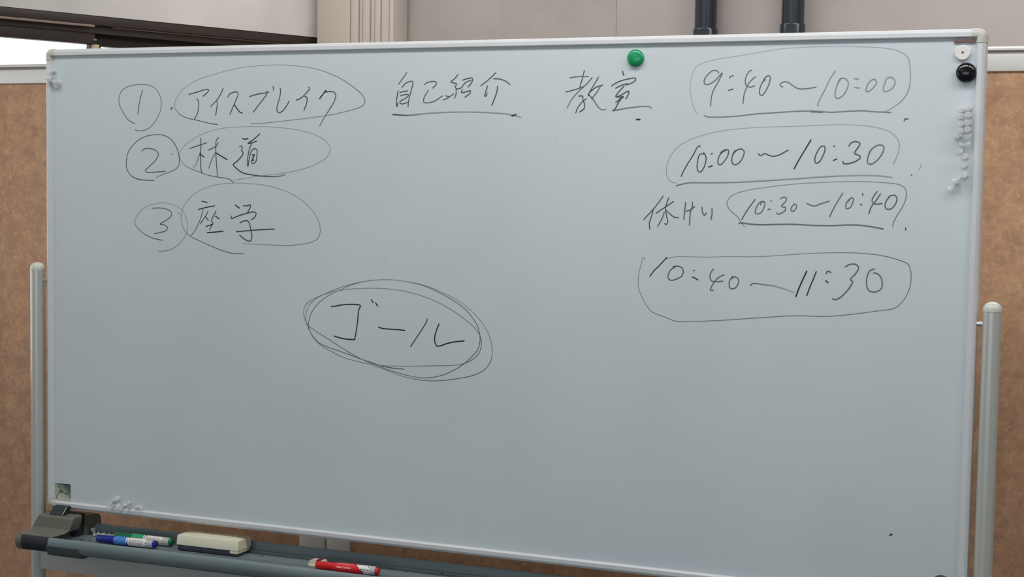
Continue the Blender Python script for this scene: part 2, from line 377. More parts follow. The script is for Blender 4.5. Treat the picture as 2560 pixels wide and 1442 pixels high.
  (1.8, [0.9], [298.5,842.3,308.6,847,319.7,850.2]),
  (1.9, [0.9], [313.7,845.6,304.7,836.5,298.8,827.8,306.9,829.7,322,837.3,322.7,834.4,317.6,823.9]),
  (1.9, [0.95,0.9,0.7,0.6,0.6], [312,828.7,305.1,819.1,297.2,805.7,292.8,803.8,301.3,805.1,321.6,808.5,341.8,810.7,355.9,811,361.9,810,363.2,807.4]),
  (1.8, [0.9], [299,818.2,306.1,822.6,313.7,827.7]),
  (1.8, [0.85], [301.9,826.8,310,827.8,305,823]),
  (2.4, [1], [337.2,789,343.9,788.6]),
 ]),
 ('handwriting', 'time 9:40 to 10:00 in black marker, top right', [
  (1.8, [0.85], [480.3,866.2,476.5,869.9,469.9,870,460.6,862.8,455.1,853.7,456.2,848.2,462.9,847.2,474,853.5,486,866.1,479.7,851.6,471.6,837.1,468.2,824.4,467.6,810.6]),
  (1.8, [0.85], [498.4,856.9,500.5,860.1,505.4,861.4]),
  (2, [0.9], [497.4,836.9,505,839.2]),
  (1.8, [0.8], [536.7,870,532.5,868.3,527.2,860.2,525.6,850.3,528.5,843.9,536,842,542,844.7]),
  (1.8, [0.8], [542.6,859.1,533.9,851.1,528.6,842.1,524.3,829.4,522.8,814.9]),
  (1.8, [0.85], [555.2,850,559.6,858,565.9,860.6,567.9,856.1,565.4,845.4,560.2,834.6,554.9,828.3,550.8,830.1,550.9,840.1,555.2,850,559.7,854.4]),
  (1.8, [0.75], [589.3,841.9,585.3,843.4,585.2,847,591.8,850.5,599.1,848.6,606.6,843.2,614.8,839,625.7,838.5,644.5,841]),
  (1.6, [0.6], [675,867.3,668.2,856.8,659.8,839.1,653,825,648,814.3,648.1,810.7,649.5,810.7]),
  (1.7, [0.65], [679.4,848.7,684.2,854.8,691.3,854.4,696.4,848.5,694.5,837.1,688.6,827.4,680.8,822.5,676.2,824.8,676,833.7,679.2,846,684.2,854]),
  (1.7, [0.6], [705.4,854.2,712.5,853.6]),
  (1.7, [0.6], [706.7,840.1,714.7,839]),
  (1.7, [0.6], [739.7,852.5,742.1,847.2,737.4,840.2,730.6,834.1,725.7,833.3,726.1,840.3,730.2,848.2,736.2,852.9,740.6,851.6]),
  (1.7, [0.55], [754.7,845.3,757.9,854,764.7,855.7,770.9,850.4,769.5,841.7,763.6,835.6,756.8,833,752.9,835.7,753.8,843.6,756.3,848.8]),
  (1.7, [0.65], [456.6,795.5,461.4,793.3,475.6,792.7,496.3,793.2,520.5,795,542.8,797.6,570.4,799.4,597.7,801.1,624.9,802.3,648.3,801.8,669.8,800.3,696.4,801.7,722.8,802.5,740.4,800.7,757.8,800.1,766.2,799.4]),
  (2, [0.75], [636.1,801,644.8,800.8,655.6,799.9]),
  (2, [0.8], [787.7,786,788.4,789.2,793.6,788.8]),
 ]),
 ('ink_ring', 'pale rounded outline drawn round the top time', [
  (1.4, [0.5,0.38,0.35,0.33,0.33,0.33,0.38,0.45,0.55,0.7,0.7,0.5], [443.2,798.8,437.2,811.7,433,826.4,431.2,843,433.1,859.5,439.4,875,452.5,883,476.9,889,512.3,893.9,549.2,899.6,585.8,904.3,621.9,906.3,666.7,906.7,710.9,905.5,740.7,903.6,763.3,900.7,779,895.6,789.5,887.6,793.3,876.2,794.8,858.8,794.1,841.4,789.8,827.5,779.8,815.4,768,806.7,756.9,800.6]),
 ]),
 ('handwriting', 'time 10:00 to 10:30 in black marker', [
  (1.9, [0.95], [451.3,742.7,449.3,744.4,445.6,740.9,439.2,728.8,430,714,420.8,697.2,419,692]),
  (1.9, [0.95], [458.2,730.8,450.6,729.8,447.1,717.8,447,704.9,451.4,699.8,456.9,705,461.4,718,461.1,727.2,457.2,732.7]),
  (2, [0.95], [470.2,730.5,472.6,731.7]),
  (2.2, [1], [466.4,708.3,472.9,711.1]),
  (1.9, [0.9], [486.5,732.9,494,737.9,499.6,737.5,499.8,730.2,494.4,720.1,487.1,712.7,482.9,714.5,483,723.7,488.4,732.9,496.8,737.9]),
  (1.9, [0.9], [507.3,729.4,513.7,736.7,522,739.5,526.8,735.9,525.2,725.8,518.9,716.7,511.5,712.9,507.3,715.6,506.5,725.7,510.9,735.8,518.3,738.9]),
  (1.9, [0.9], [551,731.9,554.8,728.3,561.2,732.1,566.7,730.2,575.1,727.7,585.1,729.6,601.3,738.2]),
  (2.1, [1], [638.4,755,630.3,741,619.9,723,611.7,707.3]),
  (1.9, [0.9], [650.2,737.6,655.4,744.4,660.8,744.8,661.8,739.4,658.5,728.7,652.6,718.8,647.2,717,645.6,723.2,647.7,732.2,651.9,740.3]),
  (2.1, [0.95], [675.9,745.6,677.6,744.3]),
  (2, [0.95], [676.1,721.7,681.9,724.4]),
  (1.9, [0.9], [700.3,745,705,751.2,712.9,752.5,718.3,750,716.7,745.1,710,733.5,718,730,719.5,726.5,713,721.1,700.8,716.9,692.8,716.9,691.8,720.4]),
  (1.8, [0.8], [732.9,731,737,739.9,747.3,747,755.2,746.2,757,741.8,753,731.2,744.6,720.5,736,716,731.6,718.7,732.1,729.3,735.3,738.1,739.6,742.6]),
  (1.8, [0.8,0.6,0.55,0.5,0.45,0.42], [410.1,676.3,421.2,679.6,434.6,682.1,461.3,682.4,508.5,683.7,545.8,686,582.6,688.7,619,691.5,655.1,694.7,690.7,696.9,726,698.1,752.3,697.7,771.5,695.6]),
  (2.2, [0.8], [801.4,700,802,699.2]),
  (1.4, [0.3], [813.3,708.9,815,711.6,816.5,717.7]),
 ]),
 ('ink_ring', 'pale rounded outline drawn round the second time', [
  (1.4, [0.6,0.5,0.42,0.38,0.35,0.35,0.4,0.45,0.5,0.5], [772.6,716.4,777.4,727.9,781.3,743.7,779.2,754.2,772.9,762.9,762.2,769.9,741.2,776,714.8,779,679.4,779.9,643.6,778.6,607.5,777.2,561.8,775.9,521.1,773.5,487.5,769.5,455.5,762.1,429,752.8,410.1,740.7,398.9,725.8,393.1,709.9,392.8,696.9,396.9,686.7,403.8,682.2,411,681]),
 ]),
 ('handwriting', 'word for break beside the third time', [
  (1.9, [0.9], [388.1,658.7,379.3,646.1,368.7,633.3,353.8,617.3]),
  (1.9, [0.9], [370.9,635.5,367.9,622.9,364.4,612.4,365.5,600.9]),
  (1.9, [0.9], [398.1,655.8,394.5,646.3,392.5,635.9,395,623.5,397,614.2,394.2,610,391.4,612]),
  (1.9, [0.9], [406.9,649.7,392.5,640.1,375.8,628.9]),
  (1.9, [0.85], [390.5,631.3,386.4,619.1,379.1,606.5]),
  (1.9, [0.9], [393.7,633.9,401.4,627.8,409.1,622.8,415.9,622.7]),
  (1.9, [0.9], [427.8,648.6,427,636.6,425.3,619.6]),
  (1.9, [0.9], [429.6,633.6,437.7,636.8,444,642.1]),
  (1.9, [0.85], [439.5,649.3,440.1,643.1,437.3,634.8,435.9,622.3,435.8,609.9]),
  (1.9, [0.85], [456.8,641,458,632.1,461.3,627,464.4,631.6]),
  (1.9, [0.85], [474.1,640.1,474.4,629.4,472.8,620.1]),
 ]),
 ('handwriting', 'time 10:30 to 10:40 in black marker', [
  (1.9, [0.9], [547.6,655.4,538.6,643,530.6,630.6,525.8,621.3]),
  (1.8, [0.85], [557.1,646.4,559,652.5,564.2,651.6,563.4,643.5,559.5,635.3,553.4,631.5,548.8,632.6,549,639.2,552.9,647.4,558,652.3,562.1,651.2]),
  (2, [0.85], [574,653.8,575.8,653.5]),
  (2, [0.85], [569.7,639,573.7,640.1]),
  (1.8, [0.85], [590.7,657.2,594.7,660.3,600.2,658.8,599.9,654.3,592.4,645.1,599.2,643.2,599.3,639.2,592.3,633.6,586.2,632.2,584.6,634.2]),
  (1.8, [0.8], [610.3,645.5,614.3,649.6,617.4,647.6,616.5,641.6,612.6,637.5,608.5,638.4,609.4,644.4,613.3,648.5]),
  (1.8, [0.8], [634.5,651,640.6,648.1,647.7,646.8,658.6,651,671.4,655.3]),
  (1.8, [0.8], [692.9,669,684.4,653.9,676.9,639.8,672.6,629.7]),
  (1.8, [0.8], [702.2,655.2,707,661.3,710.3,660.3,709.2,652.4,705.5,645.4,699.6,643.3,698.4,649.2,702.2,657.2,707.9,661.9]),
  (2.1, [0.9], [724.8,668.5,725.5,665.6]),
  (2.1, [0.9], [721.7,651,724.4,650.3]),
  (1.8, [0.85], [748.4,672.5,743.2,664.9,740.4,657.9,742.5,653,748.4,651.8,756.8,653.3]),
  (1.8, [0.85], [753.7,669,747.3,658.1,738.9,646.1,736.2,636.1]),
  (1.8, [0.85], [764.7,659.4,768.4,665.3,777.1,666.5,780.1,661.6,777.5,651.7,771,644.7,763.2,644.6,761.5,651.4,763.8,658.4,768.4,664.3]),
  (2.1, [0.9], [795.5,614.3,795.2,611.3]),
  (1.9, [0.8,0.8,0.75,0.75,0.8], [520.6,615.1,526.8,616.3,537.2,614.9,558,614,584.7,615.2,615.2,616,645.6,615.1,675.6,615.4,705.3,617.2,725,617,744.7,614.6,760,612]),
 ]),
 ('ink_ring', 'pointed outline drawn round the third time', [
  (1.6, [0.7,0.7,0.7,0.6,0.5,0.5,0.55,0.65,0.75,0.75,0.75], [531.1,609.8,524.7,617.2,518.2,626.3,507.5,635.2,501,643.3,499.8,650.4,503.8,657.6,515.1,665,535.7,671,572.7,677.1,613.4,682.3,653.6,685.3,693.3,687.4,732.7,687.8,761.9,686.4,781.3,684.2,791.1,679.4,794.6,671.6,793.7,659.9,789.2,648.1,781,634.1,776.5,624.2,774.4,615.9]),
 ]),
 ('handwriting', 'time 10:40 to 11:30 in black marker, lowest time', [
  (2, [1], [397.1,554.2,384,539.8,373.3,528.9,367.4,520.3]),
  (1.9, [0.9], [407.8,538.1,414.3,539.8,422.9,538,426.7,531.9,424.4,523.5,414.8,517.5,405.1,515.1,400.1,518.4,400.6,525.7,404.7,533.2,412.2,538.2]),
  (2, [0.95], [444.1,532.5,446.2,533.2]),
  (2.1, [1], [442.6,522.1,448,520.2,452.4,517.3]),
  (1.9, [0.85], [479.5,537.3,474.8,530.5,473.5,522.2,477.9,516.2,487.4,516.1,495.9,517.3]),
  (1.9, [0.85], [498.1,528.1,489.4,523.8,482.2,516.3,476.1,505.8,474.7,501.2,479.8,501.2]),
  (1.9, [0.85], [510.4,524.6,516.7,525.3,523.1,521,522.2,512.7,516.1,505.7,508.8,506,506.9,513.2,508.4,520.4,513.6,523.7]),
  (1.8, [0.85,0.8,0.7,0.5,0.3], [543.1,511.5,547.2,515.1,554.4,515.4,566.9,513.9,581.3,513,597.9,509,617.4,503.3]),
  (2.4, [1], [637.7,539.4,632,526.1,624.4,507.6,620.7,496.3]),
  (2, [1], [653.4,539,648.2,524.7,642.6,510.4,638.9,498.5]),
  (1.9, [0.9], [670,536,671.8,540.7,677.5,538.3]),
  (2.1, [1], [669.3,524.5,673.4,521.7]),
  (1.9, [0.85], [700.5,548.3,707.3,552.5,717.2,553.2,722.2,548.4,718.6,539.3,709.6,528,713.1,525.2,711.3,519.1,702.7,506.8,693.1,497.4,686.2,494.1,681.2,495.5]),
  (1.9, [0.8], [748.4,546.8,741,544.1,736.4,534,735.8,522.1,739.1,512.3,746,509.2,753.8,510.5,759.5,515.1,761.2,523.1,757.9,534.8,750.9,540.1,746.1,539.9]),
 ]),
 ('ink_ring', 'wide rounded outline drawn round the lowest time', [
  (1.5, [0.6,0.55,0.6,0.65,0.7,0.75,0.7,0.7,0.75,0.8,0.7,0.55,0.5,0.5,0.5], [358,549.4,354.8,552.4,351.2,540.7,347.2,521.7,346.9,504.8,351.2,490.3,361.5,471.8,372.7,459.6,394.7,452.3,416.5,445.3,442.4,446.2,495.5,450.8,558.1,457.9,619.5,464.3,670,465.6,709.8,470.5,758.7,479.3,781.9,484.3,795,496.8,803.2,512.9,806.5,530.7,805.5,544.5,800.9,556.1,785.2,562.5,759.8,568.5,726.4,571.4,686.9,571.2,646.9,568.9,606.5,565.2,565.6,561.3,534.6,559.7,503.2,559.1,467.4,556.7,428.9,556.5,409.6,555.2,396.7,551.7]),
 ]),
 ('handwriting', 'katakana go, first character of the word goal', [
  (2.3, [1], [-254.3,440.4,-245.3,441.9,-229.3,445.1,-211.5,446.7,-195.5,446.4,-192.3,445,-195.8,436.7,-197.9,416.1,-201.2,393.9,-203.7,381.9]),
  (2.4, [1], [-246.9,385.5,-234,382.7,-219.7,381.1,-202.8,381.2]),
  (2.3, [1], [-169.6,457.2,-166,451.8]),
  (2.4, [1], [-160.9,452,-156,445.5]),
 ]),
 ('handwriting', 'long vowel stroke in the word goal', [
  (2.3, [1], [-154.3,407.2,-147.6,405.2,-131.9,404.4,-112.8,404.3,-99.8,403.4]),
 ]),
 ('handwriting', 'katakana ru, last character of the word goal', [
  (2, [0.95], [-54.7,427.3,-55.5,423,-63,410.2,-76.4,390.9,-87.9,374.5]),
  (2.4, [1], [-30.8,419.2,-35.7,407,-39.2,394.4,-38.4,384.4,-34.4,378.5,-28.5,378.8,-16.7,383.3,-1.6,387.5,19.8,390.6]),
 ]),
 ('ink_ring', 'triple oval scribbled round the word goal', [
  (1.6, [1,0.85,0.8,0.8,0.75,0.7,0.65,0.65,0.7,0.75,0.8,0.85,0.85,0.7,0.7,0.75,0.7,0.65,0.55,0.55,0.55,0.6,0.75,0.85,0.75,0.5,0.6], [-100.6,332,-122.3,332.5,-145,334.8,-166.1,339.8,-192.7,346.2,-228.4,356,-258.9,363.9,-278.9,370.8,-289.8,379.8,-298.1,390.5,-301.8,401.5,-301,414.3,-294.8,429.8,-283.2,443.9,-268.8,455.6,-250.9,465.9,-234.9,472.8,-217.2,480.6,-192.5,488.7,-167.9,493.2,-138.2,495.4,-115.7,495.2,-93.2,493,-64,487.5,-33.3,477.1,-4.5,463.8,19.2,449.5,36.1,432.7,46.4,417.2,50.8,399.1,50.2,386.9,45.4,374.4,33.9,361.5,19.1,348.4,-2.5,334.8,-22.6,325.8,-44.7,320.1,-61.7,318.4,-82.3,319.4,-104.8,323.1,-131,328.6,-157.3,335.6,-192.7,347,-228.4,363.2,-264.5,381.9,-286.3,392.7,-300.9,401.6,-309.2,412.4,-313,425,-311.2,437,-303.1,447,-288.7,454.8,-270.7,462.7,-245.6,469.6,-211.8,475.3,-176.5,478.3,-141.5,478.8,-106.8,476.5,-72.4,470.1,-38.2,460,-4.2,444.6,24.6,426.8,41.4,413.9,50.8,402.2,53.8,390.1,52,376.3,45.5,365.2,34,356.1,19.1,349.1,-2.7,344.8,-45,341.5,-87.7,338.2,-122.3,336.5,-148.5,336.2,-174.9,337.4]),
  (1.5, [0.55,0.65,0.7,0.75,0.7,0.65,0.65,0.6,0.45,0.45,0.5,0.55,0.7,0.8,0.85,0.8,0.7,0.5,0.25], [-174.9,337.4,-197.9,340.7,-228.3,346.9,-258.9,359.1,-278.8,369.2,-291.6,380.5,-300.9,395.2,-307.4,409.3,-308,423.6,-303.1,438.2,-290.5,451.5,-268.9,463.5,-238.5,475.8,-203.1,486.7,-167.9,493.2,-138.2,495.8,-98.4,493.9,-70.9,490.3,-38.5,481.5,-4.5,468.4,24.2,452.8,46.1,434,61.3,416.4,71.5,395.6,75.1,376,73.8,360.7,67.4,348.1,57.6,338.4,39.5,329.6,14.5,322.7,-19.1,316.5,-44.6,313.9,-70.2,314.3,-104.8,319.2,-139.7,328.8,-166.1,335.9,-183.8,340.4]),
 ]),
]
SPECKS = [(168.9,86.5,1.5),(788.3,113.7,2.8),(786.4,112.2,1.8),(231.4,42.3,1.0),(-141.0,264.4,0.8),(-137.7,260.1,1.0),(-135.1,255.8,0.7),(-72.7,140.0,1.0),(-68.6,138.8,0.8),(13.0,189.2,1.1),(9.0,188.2,0.8),(189.7,750.8,1.1),(191.9,752.2,0.8),(101.3,102.5,1.0),(-151.7,529.7,0.9),(-148.4,534.2,0.8),(-142.6,527.8,1.3),(722.6,161.8,1.0),(803.4,142.9,1.0),(771.6,89.5,1.0),(777.8,78.2,1.0),(678.7,42.0,1.0),(688.1,37.6,0.9),(842.6,69.3,1.0),(895.3,72.4,1.1),(463.8,74.6,1.0),(457.4,76.8,0.8),(381.7,38.8,1.0),(355.8,24.1,1.0),(570.0,62.9,1.0),(505.2,49.2,0.9),(896.3,783.3,1.1),(842.9,613.4,0.8),(820.4,766.2,0.7),(-73.4,127.3,0.7),(105.8,110.3,0.7),(538.8,16.2,0.9)]

# ------------------------------------------------------------------ the room
C2 = (0.385544, 0.922689)            # direction of the window wall, towards the corner
P0 = (-1.556977, 0.62)
YB = 1.6                              # face of the back wall
tag(box('floor', -4.6, 3.2, -5.2, 2.2, -0.1, 0.0, M_floor), kind='structure')
tag(box('ceiling', -4.6, 3.2, -5.2, 2.2, 2.6, 2.7, M_ceil), kind='structure')
tag(box('wall_right', 3.0, 3.1, -5.1, 1.7, 0, 2.6, M_wallp), kind='structure')
tag(box('wall_rear', -4.5, 3.1, -5.1, -5.0, 0, 2.6, M_wallp), kind='structure')
wb = tag(box('wall_back', -1.7, 3.1, YB + 0.012, YB + 0.12, 0, 2.6, M_paper), kind='structure')
box('wall_panel', -1.6, -0.2465, YB, YB + 0.012, 0, 2.6, M_paper, wb, bev=0.0008)
box('wall_panel', -0.2455, 1.42, YB - 0.001, YB + 0.012, 0, 2.6, M_paper2, wb, bev=0.0008)
box('wall_panel', 1.421, 3.0, YB, YB + 0.012, 0, 2.6, M_paper2, wb, bev=0.0008)

# window wall, built along local x (0 = near the left edge of the view, + towards the corner), y = into the wall
ang = math.atan2(C2[1], C2[0])
WROT = (0, 0, ang)
WLOC = (P0[0], P0[1], 0)
def wall_box(name, x0, x1, y0, y1, z0, z1, m, parent=None, bev=0.0):
    o = box(name, x0, x1, y0, y1, z0, z1, m, None, bev)
    if parent: o.parent = parent
    else: o.location = WLOC; o.rotation_euler = WROT
    return o
ZH, ZS = 1.964, 0.92
wx0, wx1 = -2.2, 1.10                # window opening along the wall
bm = bmesh.new()
add_box(bm, -6.3, 1.22, 0, 0.14, ZH, 2.6)
add_box(bm, -6.3, 1.22, 0, 0.14, 0, ZS)
add_box(bm, -6.3, wx0, 0, 0.14, ZS, ZH)
add_box(bm, wx1, 1.22, 0, 0.14, ZS, ZH)
wl = finish(bm, 'wall_left', M_paper3, None, None, WLOC, WROT)
tag(wl, kind='structure')
wn = empty('window_1', WLOC, WROT); tag(wn, kind='structure')
wall_box('head_frame', wx0, wx1, 0.002, 0.13, 1.9395, ZH, M_bronze, wn, 0.0015)
wall_box('frame_ridge', wx0, 0.268, 0.000, 0.012, 1.9335, 1.9395, M_ridge, wn, 0.001)
wall_box('frame_ridge', 0.330, wx1, 0.012, 0.020, 1.936, 1.9395, M_ridge, wn, 0.001)
wall_box('head_track', wx0, wx1, 0.020, 0.12, 1.920, 1.9395, M_bronze, wn)
wall_box('sill_frame', wx0, wx1, 0.0, 0.13, ZS, ZS + 0.05, M_bronze, wn, 0.002)
wall_box('jamb', wx0, wx0 + 0.04, 0.0, 0.13, ZS + 0.05, 1.9395, M_bronze, wn)
wall_box('jamb', wx1 - 0.04, wx1, 0.0, 0.13, ZS + 0.05, 1.9395, M_bronze, wn)
def sash(x0, x1, y0, y1, stile_w0, stile_w1):
    s = empty('window_sash'); s.parent = wn
    wall_box('sash_rail', x0, x1, y0, y1, 1.890, 1.921, M_bronze, s, 0.002)
    wall_box('sash_rail', x0, x1, y0, y1, ZS + 0.05, ZS + 0.10, M_bronze, s, 0.002)
    wall_box('sash_stile', x0, x0 + stile_w0, y0, y1, ZS + 0.10, 1.890, M_bronze, s, 0.002)
    wall_box('sash_stile', x1 - stile_w1, x1, y0, y1, ZS + 0.10, 1.890, M_bronze, s, 0.002)
    wall_box('pane', x0 + stile_w0, x1 - stile_w1, (y0 + y1) / 2 - 0.002, (y0 + y1) / 2 + 0.002, ZS + 0.10, 1.890, M_glass, s)
    return s
sash(-1.30, 0.283, 0.024, 0.050, 0.04, 0.006)
sash(0.292, wx1 - 0.04, 0.062, 0.088, 0.030, 0.04)
sash(wx0 + 0.04, -1.27, 0.062, 0.088, 0.04, 0.04)
wall_box('sash_latch', 0.272, 0.287, 0.010, 0.024, 1.875, 1.889, M_cream, wn, 0.001)
wall_box('latch_screw', 0.274, 0.284, 0.018, 0.024, 1.900, 1.904, M_steel, wn)

# column in the corner and the folded partition next to it
YC = 1.50
cl = box('trim_1', -1.141, -1.0318, YC, YB + 0.012, 0, 2.6, M_column, None, 0.002); tag(cl, kind='structure')
fp = empty('folding_partition', (-0.96, YC + 0.05, 0))
tag(fp, 'beige folded accordion partition beside the corner column', 'partition')
edges = [(-1.031, -1.005), (-1.005, -0.992), (-0.992, -0.968), (-0.968, -0.953), (-0.953, -0.933), (-0.933, -0.9045), (-0.9025, -0.887)]
for i, (a, b) in enumerate(edges):
    dpt = [0.0, 0.006, 0.001, 0.007, 0.002, 0.005, -0.004][i]
    o = box('slat', a + 0.0012, b - 0.0012, YC + dpt, YC + 0.09, 0.02, 2.6, M_slat, None, 0.003)
    o.parent = fp; o.matrix_parent_inverse = Matrix.Translation((0.96, -YC - 0.05, 0))
o = box('track', -1.028, -0.889, YC + 0.012, YC + 0.08, 0.0, 2.6, M_lip, None)
o.parent = fp; o.matrix_parent_inverse = Matrix.Translation((0.96, -YC - 0.05, 0))

# black pipes on the back wall
for i, (px, zc) in enumerate([(0.0235, 1.962), (0.260, 1.9685)]):
    t = empty('wall_pipe', (px, YB - 0.045, 0))
    tag(t, ['black vertical plastic pipe, the left one above the board', 'black vertical plastic pipe, the right one above the board'][i], 'pipe', 'black pipes on the back wall')
    lathe('pipe_tube', [(0, 0.0), (0.0298, 0.0), (0.0298, 2.6), (0, 2.6)], M_pipe, t, 40)
    lathe('coupling', [(0.0298, 1.80), (0.0335, 1.80), (0.0335, zc - 0.003), (0.0325, zc), (0.0298, zc)], M_pipe, t, 40)
    for zz in (2.3, 0.6):
        box('pipe_clamp', -0.036, 0.036, 0.0, 0.044, zz, zz + 0.02, M_dark, t)

# ------------------------------------------------------------------ cork partitions
def cork_screen(x0, x1, label):
    Y = 0.45
    t = empty('cork_partition', ((x0 + x1) / 2, Y + 0.02, 0)); tag(t, label, 'partition', 'cork partitions behind the whiteboard')
    def pb(*a, **k):
        o = box(*a, **k); o.parent = t; o.matrix_parent_inverse = Matrix.Translation((-(x0 + x1) / 2, -Y - 0.02, 0)); return o
    pb('cork_board', x0 + 0.03, x1 - 0.03, Y + 0.006, Y + 0.036, 0.14, 1.77, M_cork)
    r = pb('top_rail', x0, x1, Y, Y + 0.042, 1.7568, 1.7885, M_rail_w, bev=0.0012)
    bm = bmesh.new(); add_box(bm, x0, x1, Y + 0.006, Y + 0.036, 1.7885, 1.7955)
    g = finish(bm, 'rail_groove', M_rail_g, r)
    g.matrix_parent_inverse = Matrix.Identity(4)
    prof = [(Y + 0.02 + 0.02 * math.cos(a), 1.7955 + 0.008 * math.sin(a)) for a in [math.pi * k / 10 for k in range(11)]]
    g2 = prism('rail_crown', prof, 'X', x0, x1, M_rail_w, r, smooth=40)
    pb('stile', x0, x0 + 0.056, Y - 0.001, Y + 0.043, 0.08, 1.7565, M_rail_w, bev=0.0012)
    pb('stile', x1 - 0.063, x1, Y - 0.001, Y + 0.043, 0.08, 1.7565, M_rail_w, bev=0.0012)
    pb('bottom_rail', x0 + 0.056, x1 - 0.063, Y, Y + 0.042, 0.10, 0.15, M_rail_w, bev=0.0012)
    for fx in (x0 + 0.028, x1 - 0.03):
        pb('foot', fx - 0.02, fx + 0.02, Y - 0.13, Y + 0.17, 0.0, 0.08, M_rail_w, bev=0.004)
    return t
cork_screen(-1.49, -0.5165, 'cork partition screen at the left, with white rail, below the window')
cork_screen(-0.509, 1.29, 'wide cork partition screen with white rail, behind and right of the board')

# ------------------------------------------------------------------ mobile whiteboard
ZB, ZT, XW = 0.86, 1.79, 0.91
wbd = empty('mobile_whiteboard', (0, 0, 0))
tag(wbd, 'large mobile whiteboard with handwritten schedule on a grey wheeled stand', 'whiteboard')
panel = box('writing_panel', -XW + 0.008, XW - 0.008, -0.0, 0.012, ZB + 0.008, ZT - 0.008, M_board, wbd)
back_panel = box('writing_panel', -XW + 0.008, XW - 0.008, 0.012, 0.024, ZB + 0.008, ZT - 0.008, M_board, wbd)
# front face of panel is at y=0; rails wrap it, bulging 7 mm forward
FW = 0.0145
def frame_profile():
    # (distance inward from the outer edge, y): a rounded ridge falling back to the panel on both sides
    return [(0.0, 0.028), (0.0, 0.0010), (0.0010, -0.0014), (0.0046, -0.0050), (0.0056, -0.0055), (0.0118, -0.0057),
            (0.0126, -0.0053), (0.0132, -0.0042), (0.0140, -0.0010), (0.0150, -0.0005), (0.0150, 0.0005), (0.009, 0.0005), (0.009, 0.0235), (0.0135, 0.0235), (0.0135, 0.028)]
FP = frame_profile()
CR = 0.021
prism('frame_rail', [(y, ZT - d) for d, y in FP], 'X', -XW + CR, XW - CR, M_alu, wbd, None)
prism('frame_rail', [(y, ZB + d) for d, y in FP], 'X', -XW + CR, XW - CR, M_alu, wbd, None)
prism('frame_rail', [(-XW + d, y) for d, y in FP], 'Z', ZB + CR, ZT - CR, M_alu, wbd, None)
prism('frame_rail', [(XW - d, y) for d, y in FP], 'Z', ZB + CR, ZT - CR, M_alu, wbd, None)
def corner_cap(sx, sz):
    bm = bmesh.new()
    RO = 0.0125
    prof = [(-0.0006, 0.0285), (-0.0007, 0.0), (0.0006, -0.0022), (0.0044, -0.0058), (0.0056, -0.0064), (0.0120, -0.0066),
            (0.0130, -0.0060), (0.0137, -0.0048), (0.0148, -0.0014), (0.0170, -0.0010), (0.0172, 0.0004), (0.0172, 0.0240)]
    st = [('s', 0)] + [('a', math.pi / 2 * k / 10) for k in range(11)] + [('e', 0)]
    rings = []
    for kind, a in st:
        ring = []
        for d, y in prof:
            if kind == 's': u, v = d, CR + 0.0008
            elif kind == 'e': u, v = CR + 0.0008, d
            elif d < RO: u, v = RO - (RO - d) * math.cos(a), RO - (RO - d) * math.sin(a)
            else: u, v = d, d
            ring.append(bm.verts.new((sx * (XW - u), y, (ZT - v) if sz > 0 else (ZB + v))))
        rings.append(ring)
    for a, c in zip(rings, rings[1:]):
        m_ = len(a)
        for i in range(m_):
            j = (i + 1) % m_
            bm.faces.new((a[i], a[j], c[j], c[i]))
    bm.faces.new(rings[0]); bm.faces.new(list(reversed(rings[-1])))
    bmesh.ops.remove_doubles(bm, verts=bm.verts, dist=1e-6)
    return finish(bm, 'corner_cap', M_cap, wbd, 40)
for sx in (-1, 1):
    for sz in (-1, 1): corner_cap(sx, sz)

# handwriting: thin marker strokes lying on the panel, in board millimetres
def catmull(P, step=2.2):
    if len(P) < 3: 
        return [(p, i / max(1, len(P) - 1)) for i, p in enumerate(P)]
    out = []
    n = len(P)
    for i in range(n - 1):
        p0 = P[max(i - 1, 0)]; p1 = P[i]; p2 = P[i + 1]; p3 = P[min(i + 2, n - 1)]
        seg = max(2, int((p2 - p1).length / step))
        d1 = max((p1 - p0).length, 1e-3) ** .5; d2 = max((p2 - p1).length, 1e-3) ** .5; d3 = max((p3 - p2).length, 1e-3) ** .5
        m1 = (p2 - p1) / d2 if i == 0 else ((p1 - p0) / d1 - (p2 - p0) / (d1 + d2) + (p2 - p1) / d2)
        m2 = (p2 - p1) / d2 if i == n - 2 else ((p2 - p1) / d2 - (p3 - p1) / (d2 + d3) + (p3 - p2) / d3)
        m1 = m1 * d2; m2 = m2 * d2
        for k in range(seg):
            t = k / seg
            h = (2 * t**3 - 3 * t**2 + 1, t**3 - 2 * t**2 + t, -2 * t**3 + 3 * t**2, t**3 - t**2)
            out.append((p1 * h[0] + m1 * h[1] + p2 * h[2] + m2 * h[3], (i + t) / (n - 1)))
    out.append((P[-1], 1.0))
    return out
def dens_at(D, t):
    if len(D) == 1: return D[0]
    f = t * (len(D) - 1); i = min(int(f), len(D) - 2); f -= i
    return D[i] * (1 - f) + D[i + 1] * f
